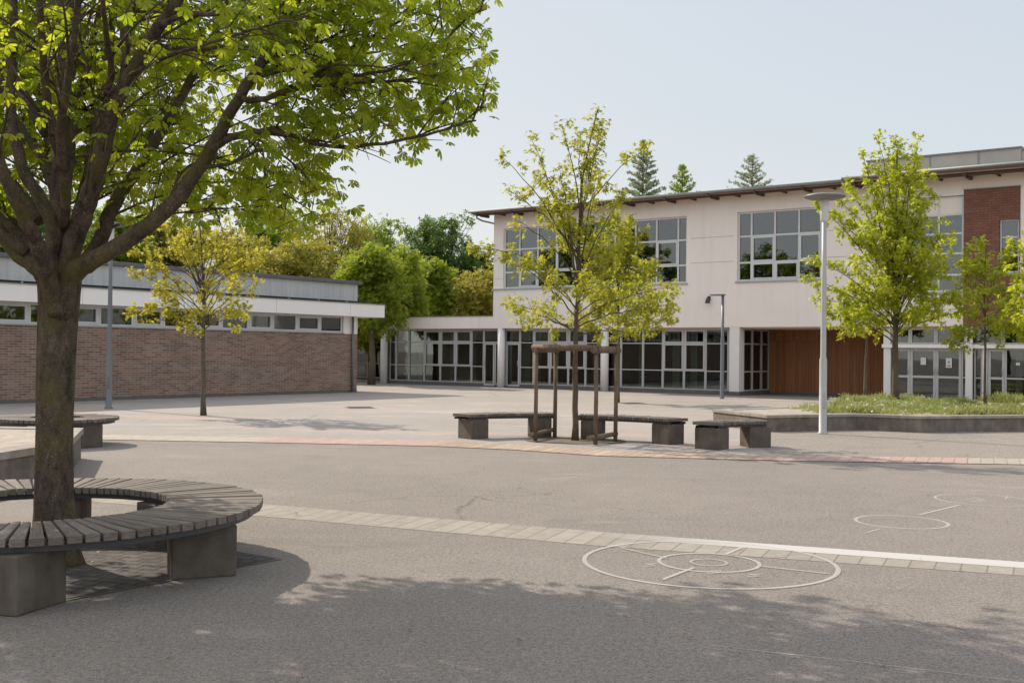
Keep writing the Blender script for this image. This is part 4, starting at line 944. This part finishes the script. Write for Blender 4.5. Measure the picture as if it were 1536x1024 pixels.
limb_tree('dense young yellow-green tree standing behind the right guard posts', b1, [b1] + px([(927, 540), (927, 480), (928, 420), (925, 370), (926, 325)], Y), .065,
    px([(885, 370), (965, 350), (890, 440, -.8), (1010, 440), (1005, 480, .5), (985, 400, -1), (880, 480), (950, 330, .5), (905, 335)], Y), 'leaf_yellow', .12, 2.2, 24, lambda f: 2.1 * (1 - .8 * f) + .2, 12, dens=1.6, spread=.24, group=GY, twig=.6)
# young tree before the hall
b2 = G(305, 623); Y = b2.y
limb_tree('young golden-leaved tree with a bare slim trunk in front of the brick hall', b2, [b2] + px([(305, 560), (305, 500), (306, 440), (303, 390), (300, 345), (300, 312)], Y), .066,
    px([(193, 468, .3), (200, 410, -.4), (197, 380, .5), (235, 335), (260, 318, .6), (345, 325), (385, 375, .4), (378, 345, -.5), (350, 455, .2), (390, 395), (285, 490, -.4), (230, 400, -.9), (265, 360, .9), (330, 380, -1), (350, 400, 1), (225, 360, .2)], Y),
    'leaf_gold', .095, 1.85, 22, lambda f: 1.0 + .7 * math.sin(min(1, f * 1.25) * 3.14) - .5 * f * f, 13, dens=1.0, spread=.2, group=GY, twig=.5, bare=.45)
# upright tree in the planter
b3 = G(1343, 607, .28); Y = b3.y
limb_tree('dense upright bright green tree growing in the middle of the long planter', b3, [b3] + px([(1343, 560), (1343, 510), (1344, 450), (1344, 380), (1345, 300), (1346, 225)], Y), .1,
    px([(1292, 230), (1317, 208), (1346, 212), (1378, 207), (1392, 262, .3), (1388, 300, -.4), (1225, 305, .2), (1243, 322, -.3), (1222, 390, .3), (1213, 420, -.2), (1270, 280, .3), (1262, 300, -.4), (1410, 330), (1430, 360, .4), (1452, 395), (1455, 440, -.3), (1228, 450, .4), (1240, 470, -.8), (1440, 470, .5), (1300, 340, -1.2), (1390, 380, -1.2), (1320, 420, -1.5), (1280, 470, -1.2), (1400, 450, -1.4)], Y),
    'leaf_fresh', .105, 1.75, 32, lambda f: 1.95 * (1 - f) ** .7 + .3, 14, dens=1.6, spread=.2, group=GY, twig=.5, low=.25)
b4 = G(1298, 599, .28); Y = b4.y
limb_tree('small sparse tree with yellow leaves at the back of the long planter', b4, [b4] + px([(1298, 560), (1299, 520), (1300, 490), (1300, 450), (1302, 420)], Y), .06,
    px([(1253, 490), (1270, 470), (1262, 505, -.3), (1325, 500), (1340, 480), (1315, 450)], Y), 'leaf_yellow', .10, 1.9, 9, lambda f: .8 * (1 - .6 * f) + .1, 15, dens=.6, spread=.18, group=GY, twig=.4, bare=.4)
b5 = G(1478, 613, .28); Y = b5.y
limb_tree('thin-trunked young tree in the long planter before the entrance doors', b5, [b5] + px([(1478, 570), (1478, 525), (1477, 470), (1476, 420), (1480, 365)], Y), .042,
    px([(1430, 495), (1440, 460), (1445, 420, .3), (1455, 395), (1500, 400), (1515, 440), (1520, 480), (1425, 515, .4), (1500, 500, -.5)], Y), 'leaf_fresh', .10, 1.7, 14, lambda f: .85 * (1 - .6 * f) + .1, 16, dens=1.5, spread=.2, group=GY, twig=.45, bare=.4)
b6 = G(1575, 618, .28); Y = b6.y
limb_tree('leafy tree cut off by the right edge, over the far end of the long planter', b6, [b6] + px([(1575, 560), (1575, 500), (1573, 430), (1570, 370)], Y), .06,
    px([(1508, 400), (1518, 365), (1522, 430, -.3), (1510, 465), (1500, 450, .4), (1530, 500), (1540, 350), (1525, 480, -.6)], Y), 'leaf_fresh', .11, 1.7, 30, lambda f: 1.15 * (1 - .7 * f) + .2, 17, dens=1.1, spread=.2, group=GY, twig=.5)

# ------------------------------------------------------------------ the big tree at the left
def big_tree():
    rg = random.Random(21); base = Vector((-3.47, 8.4, 0)); t = empty('broad_tree', base, 0, 'thick mossy tree with spreading limbs rising through the round bench', 'tree'); O = base
    wood = MB(); cl = Cloud()
    tr = [(84, 848), (82, 800), (81, 740), (81, 690), (82, 620), (84, 560), (86, 500), (88, 460), (89, 430), (89, 405)]
    rpx = [41, 31.5, 27.5, 27, 26.5, 27.5, 28, 28.5, 29.5, 30]
    pts = [at(u, v, 8.4) for u, v in tr]; pts[0].z = -0.02
    fine, fr = [], []
    for k in range(len(pts) - 1):
        for j in range(6): fine.append(pts[k].lerp(pts[k + 1], j / 6)); fr.append((rpx[k] + (rpx[k + 1] - rpx[k]) * j / 6) * 8.4 / FPX)
    fine.append(pts[-1]); fr.append(rpx[-1] * 8.4 / FPX)
    fine += [at(89, 392, 8.4), at(89, 382, 8.4)]; fr += [.135, .07]
    i0 = len(wood.v); wood.tube([p - O for p in fine], fr, 28)
    from mathutils import noise as mn
    for i in range(i0, len(wood.v)):                                # knobbly trunk with flutes
        v = Vector(wood.v[i]); c = Vector((0, 0, v.z)); d = Vector((v.x, v.y, 0)); 
        a = math.atan2(d.y, d.x); k = 1 + .05 * mn.noise(v * 4.0) + .03 * mn.noise(v * 11) + (.05 * math.sin(a * 5 + 1) * max(0, 1 - v.z / .5) + .05 * math.sin(a * 4 + .5) * max(0, (v.z - 1.5) / .6))
        cx, cy = 0.0, 0.0; wood.v[i] = (v.x * k, v.y * k, v.z)
    limbs = [  # photo points, distance of start and end, radii
        ([(93, 470), (99, 428), (114, 405), (150, 385), (219, 340), (273, 289), (312, 230), (340, 180), (375, 121), (394, 90), (425, 20), (450, -60)], 8.36, 7.5, .092, .022),
        ([(90, 475), (93, 430), (101, 390), (122, 330), (140, 275), (156, 219), (172, 156), (203, 101), (234, 47), (266, 0), (300, -80), (340, -200)], 8.36, 7.8, .1, .03),
        ([(88, 425), (87, 370), (90, 290), (94, 187), (98, 98), (101, 0), (106, -150), (112, -330), (110, -500)], 8.4, 8.6, .10, .03),
        ([(86, 470), (82, 425), (76, 386), (80, 345), (62, 300), (38, 262), (25, 215), (16, 160), (18, 78), (20, 0), (5, -120)], 8.3, 7.8, .075, .022),
        ([(84, 470), (76, 425), (65, 388), (45, 345), (23, 300), (2, 250), (-20, 180), (-50, 80), (-70, -40)], 8.35, 7.0, .08, .02),
        ([(84, 475), (75, 432), (58, 404), (28, 382), (2, 350), (-40, 300), (-100, 240), (-170, 170), (-240, 90)], 8.4, 8.2, .092, .02),
        ([(92, 470), (104, 422), (140, 380), (168, 312), (195, 270), (219, 234), (266, 156), (305, 86), (340, 10), (370, -80)], 8.6, 9.6, .085, .02),
        ([(87, 470), (82, 425), (60, 370), (20, 335), (-30, 310), (-90, 260), (-140, 190), (-190, 100)], 8.7, 10.2, .08, .02),
        ([(92, 415), (112, 350), (130, 280), (140, 220), (150, 140), (165, 60), (180, -60), (190, -200)], 8.8, 10.4, .08, .02),
        ([(90, 300), (75, 270), (60, 230), (30, 190), (10, 150), (-5, 90), (-20, 0), (-60, -150)], 8.45, 9.4, .05, .018),
        ([(92, 240), (84, 210), (72, 160), (66, 90), (60, 10), (40, -120), (0, -260)], 8.4, 7.2, .045, .015),
        ([(170, 170), (186, 120), (187, 50), (199, 0), (215, -120), (230, -260)], 8.1, 8.8, .045, .015),
        ([(160, 140), (168, 110), (160, 60), (153, 0), (140, -100)], 8.05, 6.6, .03, .012),
        ([(100, -50), (150, -150), (230, -270), (300, -360)], 8.4, 9.2, .05, .015),
        ([(104, -120), (60, -220), (0, -330), (-70, -400)], 8.45, 8.0, .045, .015),
        ([(95, 340), (98, 280), (90, 200), (105, 100), (120, -20), (130, -160)], 8.2, 6.3, .045, .014),
        # long side branches reaching over the yard
        ([(318, 225), (352, 203), (400, 196), (447, 206), (498, 221), (576, 215), (640, 203), (690, 187), (714, 181)], 7.85, 7.4, .026, .006),
        ([(335, 212), (400, 195), (447, 191), (517, 178), (575, 165), (600, 158)], 7.8, 8.3, .022, .006),
        ([(362, 150), (400, 148), (470, 113), (544, 64), (626, 20), (690, -10)], 7.7, 8.0, .026, .006),
        ([(420, 140), (470, 130), (525, 125), (634, 117), (693, 105), (735, 92)], 7.75, 7.6, .018, .005),
        ([(470, 113), (540, 112), (595, 101), (650, 74), (700, 27), (725, 14)], 7.7, 7.2, .016, .005),
        ([(240, 40), (270, 25), (330, 20), (400, 15), (480, -25), (560, -70)], 7.9, 7.0, .026, .007),
        ([(394, 90), (450, 60), (520, 10), (590, -50), (650, -110)], 7.6, 8.2, .024, .007),
        ([(300, 250), (345, 245), (395, 225), (440, 245), (475, 285)], 7.9, 7.6, .018, .005),
        ([(255, 300), (270, 262), (300, 245), (360, 262), (410, 285)], 8.0, 8.4, .016, .005),
        ([(200, 350), (235, 325), (290, 318), (350, 312)], 8.1, 8.5, .014, .004),
        ([(225, 65), (290, 75), (360, 70), (430, 82), (520, 85), (600, 70)], 8.0, 9.0, .022, .006),
        ([(195, 112), (250, 85), (330, 60), (400, 40)], 8.0, 6.6, .022, .006),
    ]
    limbs += [([(70, 400), (0, 330), (-100, 230), (-230, 120), (-380, 20)], 8.5, 9.6, .06, .015), ([(60, 330), (-40, 200), (-160, 60), (-300, -60), (-420, -120)], 8.5, 10.6, .05, .015), ([(70, 200), (-20, 60), (-140, -60), (-300, -160)], 8.5, 9.0, .05, .015), ([(40, 380), (-80, 300), (-240, 220), (-400, 150)], 8.3, 8.0, .05, .015)]
    limbs += [([(95, 300), (110, 200), (140, 60), (180, -100), (230, -200)], 8.7, 11.8, .05, .015), ([(88, 280), (60, 150), (10, 0), (-60, -150)], 8.6, 12.2, .05, .015),
        ([(100, -100), (160, -200), (260, -250), (330, -260)], 8.5, 11.6, .045, .015), ([(100, -200), (60, -300), (40, -380), (30, -430)], 8.5, 11.0, .045, .015), ([(100, 20), (60, -60), (0, -140), (-80, -200)], 8.5, 11.5, .045, .015)]
    cx0, cy0 = -3.47, 8.4
    def zmin(x):
        T_ = [(-9, 2.3), (-3.6, 2.55), (-2.9, 2.62), (-2.2, 2.6), (-1.3, 2.5), (-1.05, 2.98), (-.6, 3.13), (0, 3.25), (3, 3.6)]
        for a, b in zip(T_, T_[1:]):
            if a[0] <= x <= b[0]: return a[1] + (b[1] - a[1]) * (x - a[0]) / (b[0] - a[0])
        return 3.6
    def ok(q):
        xr = 3.33 if q.z < 4.6 else 3.35 - .12 * (q.z - 4.6)
        return q.z > zmin(q.x + (q.y - 8.4) * -.15) + .0 and q.z < 9.2 and q.x < cx0 + xr and (q.x - cx0) ** 2 / (5.2 if q.x < cx0 else 4.2) ** 2 + (q.y - cy0) ** 2 / (4.6 if q.y > cy0 else 3.8) ** 2 + max(0, q.z - 4.5) ** 2 / 4.7 ** 2 < 1.0
    sec = []
    for k, (P, y0, y1, ra, rb) in enumerate(limbs):
        n = len(P) - 1; w = [at(u, v, y0 + (y1 - y0) * (j / n)) for j, (u, v) in enumerate(P)]
        # smooth resample
        f = []
        for j in range(n):
            a = w[max(j - 1, 0)]; b = w[j]; c = w[j + 1]; d = w[min(j + 2, n)]
            for s in range(4):
                x = s / 4; f.append(.5 * ((2 * b) + (c - a) * x + (2 * a - 5 * b + 4 * c - d) * x * x + (3 * b - a - 3 * c + d) * x ** 3) + rvec(rg) * .006)
        f.append(w[-1]); m = len(f)
        wood.tube([p - O for p in f], [(ra + (rb - ra) * (j / (m - 1)) ** .75) * 1 for j in range(m)], 12 if ra > .03 else 7, jit=.03, rng=rg, cap=True)
        L = sum((b - a).length for a, b in zip(f, f[1:])); small = ra < .03
        ns = int(L / (.15 if small else .19))
        for q in range(ns):
            x = (.12 if small else .22) + (.88 if small else .78) * (q + rg.random()) / ns; i = min(int(x * (m - 1)), m - 2); a = f[i]; d = (f[i + 1] - f[i]).normalized()
            if a.z < 2.5: continue
            out = Vector((a.x - cx0, a.y - cy0, 0)); out = out.normalized() if out.length > .3 else rvec(rg)
            if small: dr = (d * .8 + rvec(rg) * .75 + Vector((0, 0, -.05))).normalized(); ln = rg.uniform(.25, .65)
            else: dr = d * .5 + out * .55 + rvec(rg) * .6; dr.z = dr.z * .55 + .05; dr.normalize(); ln = rg.uniform(.7, 1.75)
            if a.y < 8.15 and a.x < -1.9 and a.z < 5 and rg.random() < .75: continue
            sec.append((a, dr, ln, .008 if small else .012))
        sec.append((f[-1], (f[-1] - f[-3]).normalized(), .45, .008))
    for (a, dr, ln, r_) in sec:
        e = a + dr * ln; e.z -= .10 * ln; mid = a + dr * ln * .5 + Vector((0, 0, .07 * ln)); P = bez(a, mid, e, 6)
        if not (ok(P[3]) or ok(P[-1])): continue
        P = [p for j, p in enumerate(P) if j == 0 or (p.z > zmin(p.x) - .1 and p.x < cx0 + 3.3)]
        if len(P) < 2: continue
        wood.tube([p - O for p in P], [r_ * (1 - .75 * j / 6) for j in range(len(P))], 5, cap=False)
        nn = max(2, int(ln / .11))
        for q in range(nn):
            x = .2 + .8 * (q + rg.random()) / nn; i = min(int(x * (len(P) - 1)), len(P) - 2); b = P[i].lerp(P[i + 1], rg.random())
            td = (dr * .5 + rvec(rg) + Vector((0, 0, .1))).normalized(); tl = rg.uniform(.1, .34); c = b + td * tl
            if ok(c): wood.tube([b - O, c - O], [.005, .0028], 4, cap=False)
            for _ in range(8 if c.z < 5 else 5):
                s = c + rvec(rg) * .12
                if not ok(s) or ((s.z > 5.0 and s.y < 8.2) and rg.random() < .4) or rg.random() < ((.88 if s.y < 8.1 else .35) if s.x < -1.9 and s.z < 5 else .2): continue
                d = td * .5 + rvec(rg) * .75; d.z = d.z * .4 - .42; cl.add(s, d, Vector((rg.gauss(0, .45), rg.gauss(0, .45), 1)), rg.uniform(.05, .098) * (1 if s.z < 5 else 1.35))
    wood.build('trunk', M['bark_near'], t); leaves('crown', cl.P, cl.D, cl.N, cl.S, 'palm', M['leaf_near'], t, O, 5)
    print('BIG', len(cl.P))
big_tree()

# ------------------------------------------------------------------ trees beyond the buildings
GB = 'trees beyond the buildings'
def round_tree(label, base, height, hw, clear, mat, seed, lsize=.25, ncl=260, per=28, cls=.55, sparse=0.0, name='broadleaf_tree', group=GB, bark='bark_far', lobes=9):
    rg = random.Random(seed); base = Vector(base); t = empty(name, base, 0, label, 'tree', group); wood = MB(); cl = Cloud()
    hz = (height - clear) / 2; cz = clear + hz; top = Vector((rg.gauss(0, .1), rg.gauss(0, .1), clear + hz * 1.2)); wood.tube([(0, 0, -.02), (0.05, 0, clear * .6), (0, .05, clear), top], [.06 + .02 * height, .015 * height + .05, .012 * height + .04, .03], 8)
    lb = []
    for k in range(lobes):
        a = k * 2.4 + rg.uniform(-.4, .4); f = (k + .5) / lobes; zz = -0.75 + 1.5 * f; rr = math.sqrt(max(.05, 1 - zz * zz)) * rg.uniform(.5, .72)
        lb.append((Vector((hw * rr * math.cos(a), hw * rr * math.sin(a), cz + hz * zz * .8)), rg.uniform(.42, .58)))
    lb.append((Vector((0, 0, cz + hz * .55)), .45)); lb.append((Vector((0, 0, cz)), .6))
    for c, r in lb:
        s = Vector((0, 0, clear + (c.z - clear) * .35)); wood.tube([s, s.lerp(c, .5) + Vector((0, 0, .1 * hw)), c, c + (c - Vector((0, 0, cz))) * .5], [.05 + .012 * hw, .05, .03, .012], 5, cap=False)
    for k in range(ncl):
        c, r = lb[rg.randrange(len(lb))]; d = rvec(rg); q = c + Vector((d.x * hw * r, d.y * hw * r, d.z * min(hz, hw * 1.2) * r)) * rg.uniform(.55, 1.06)
        if q.z > height: q.z = height - rg.random() * .3
        if q.z < clear * .8: continue
        o = (q - Vector((0, 0, cz))).normalized()
        if sparse: wood.tube([q, q - o * .8], [.01, .03], 4, cap=False)
        for _ in range(per if rg.random() > sparse else per // 3):
            p = q + rvec(rg) * cls * rg.random() ** .5; d2 = o * .6 + rvec(rg); d2.z -= .25; cl.add(p, d2, o * .4 + Vector((rg.gauss(0, .5), rg.gauss(0, .5), .8)), lsize * rg.uniform(.6, 1.2))
    wood.build('trunk', M[bark], t); leaves('crown', [(Vector(p) + base) for p in cl.P], cl.D, cl.N, cl.S, 'tuft', M[mat], t, base, seed)
    return t
def bt(u, top, Y, hwpx, mat, seed, label, clear=2.0, **kw):
    p = at(u, 527, Y); hgt = at(u, top, Y).z; round_tree(label, (p.x, p.y, 0), hgt * 1.06, hwpx * 1.15 * Y / FPX, clear, mat, seed, **kw)
bt(400, 318, 68, 62, 'leaf_green', 31, 'mid green tree above the middle of the hall roof', ncl=260)
bt(492, 318, 62, 62, 'leaf_olive', 32, 'thin brownish-yellow tree with its twigs showing, above the hall roof', sparse=.45, ncl=260, per=16, lsize=.22)
bt(560, 325, 70, 55, 'leaf_green', 33, 'tall loose green tree behind the brownish-yellow one', sparse=.3, ncl=220)
bt(652, 337, 74, 72, 'leaf_dark', 34, 'dark green rounded tree with gaps, left of the white upper storey', sparse=.25, ncl=330)
bt(715, 378, 72, 48, 'leaf_dark', 35, 'lower dark tree touching the corner of the white upper storey', sparse=.25, ncl=220)
bt(640, 388, 62, 36, 'leaf_mid', 37, 'rounded leafy tree above the flat roof of the glazed wing', clear=1.5, lsize=.24, ncl=220)
bt(722, 402, 61, 40, 'leaf_olive', 38, 'pale olive bush-like tree peeping over the glazed wing', clear=1, lsize=.18, ncl=190, per=26)
bt(437, 368, 58, 62, 'leaf_olive', 39, 'low yellow-olive tree just above the hall roof edge', clear=1, lsize=.2, ncl=260)
bt(345, 352, 60, 60, 'leaf_olive', 40, 'yellowish tree behind the young golden tree', clear=1, lsize=.22)
bt(525, 395, 58, 32, 'leaf_fresh', 41, 'small bright green tree at the right end of the hall roof', clear=1, lsize=.2, ncl=140)
bt(30, 290, 56, 75, 'leaf_dark', 42, 'dark tree at the left edge seen between the limbs of the big tree')
bt(160, 325, 58, 65, 'leaf_green', 43, 'green tree behind the hall seen just right of the thick trunk')
bt(245, 340, 62, 55, 'leaf_olive', 44, 'olive tree over the hall, left of the young golden tree', lsize=.24)
bt(-90, 290, 52, 70, 'leaf_green', 45, 'green tree beyond the hall outside the left edge')
p = G(557, 577); round_tree('slim-trunked green tree between the hall and the glazed wing', p, 6.9, 1.55, 2.0, 'leaf_mid', 46, lsize=.16, ncl=330, per=26, cls=.36, name='small_tree', group=GY, bark='bark_young', lobes=11)
p = at(598, 527, 57); round_tree('bright green tree close behind the glazed wing', (p.x, p.y, 0), 7.3, 1.7, 1.6, 'leaf_mid', 47, lsize=.18, ncl=320, per=26, cls=.4, lobes=11)
def conifer(u, top, Y, hwpx, vis, seed, label, mat='leaf_conifer', per=2):
    rg = random.Random(seed); p = at(u, 527, Y); base = Vector((p.x, p.y, 0)); hgt = at(u, top, Y).z; t = empty('conifer', base, 0, label, 'tree', GB); wood = MB(); cl = Cloud()
    wood.tube([(0, 0, 0), (0, 0, hgt * .5), (0, 0, hgt)], [.28, .14, .02], 8); hw = hwpx * Y / FPX; vh = vis * Y / FPX; z = hgt - .1; ga = 0
    while z > hgt * .3:
        L = min(hw * 2, hw * ((hgt - z) / vh) ** .75) * rg.uniform(.75, 1.1) + .08
        for k in range(3):
            ga += 2.4; d = Vector((math.cos(ga), math.sin(ga), .35)); L2 = L * rg.uniform(.55, 1); e = d * L2; o = Vector((0, 0, z))
            wood.tube([o, e * .5 + o + Vector((0, 0, -.05)), e + o], [.035, .02, .006], 4, cap=False); m = max(3, int(L2 / .13))
            for q in range(m):
                x = e * (.2 + .8 * (q + rg.random()) / m) + o
                for _ in range(per): s = d * .5 + rvec(rg) * .8; s.z += .25; cl.add(base + x + rvec(rg) * .1, s, rvec(rg) + Vector((0, 0, .6)), rg.uniform(.09, .19))
        z -= .2
    wood.build('trunk', M['bark_far'], t); leaves('crown', cl.P, cl.D, cl.N, cl.S, 'tuft', M[mat], t, base, seed)
conifer(962, 212, 76, 36, 80, 51, 'tall blue-green conifer behind the roof, right of the staked tree', per=4)
conifer(1021, 248, 80, 26, 38, 52, 'narrow pointed conifer tip over the roof, between two broader ones', 'leaf_green', 3)
conifer(1126, 233, 80, 34, 46, 53, 'open-crowned conifer over the roof between the two upper windows')
# trees at the camera's side of the yard, mirrored in the glass
for k, (x, y, h_) in enumerate(((-27, 37, 11), (-34, 30, 12), (-31, 46, 11), (-30, 20, 10), (-27, 11, 11), (-24, 2, 10), (-20, -9, 10))):
    round_tree('tall tree at the open side of the yard, outside the frame', (x, y, 0), h_, 3.2, 2.2, 'leaf_green', 60 + k, lsize=.4, ncl=150, per=18, group='trees outside the frame')
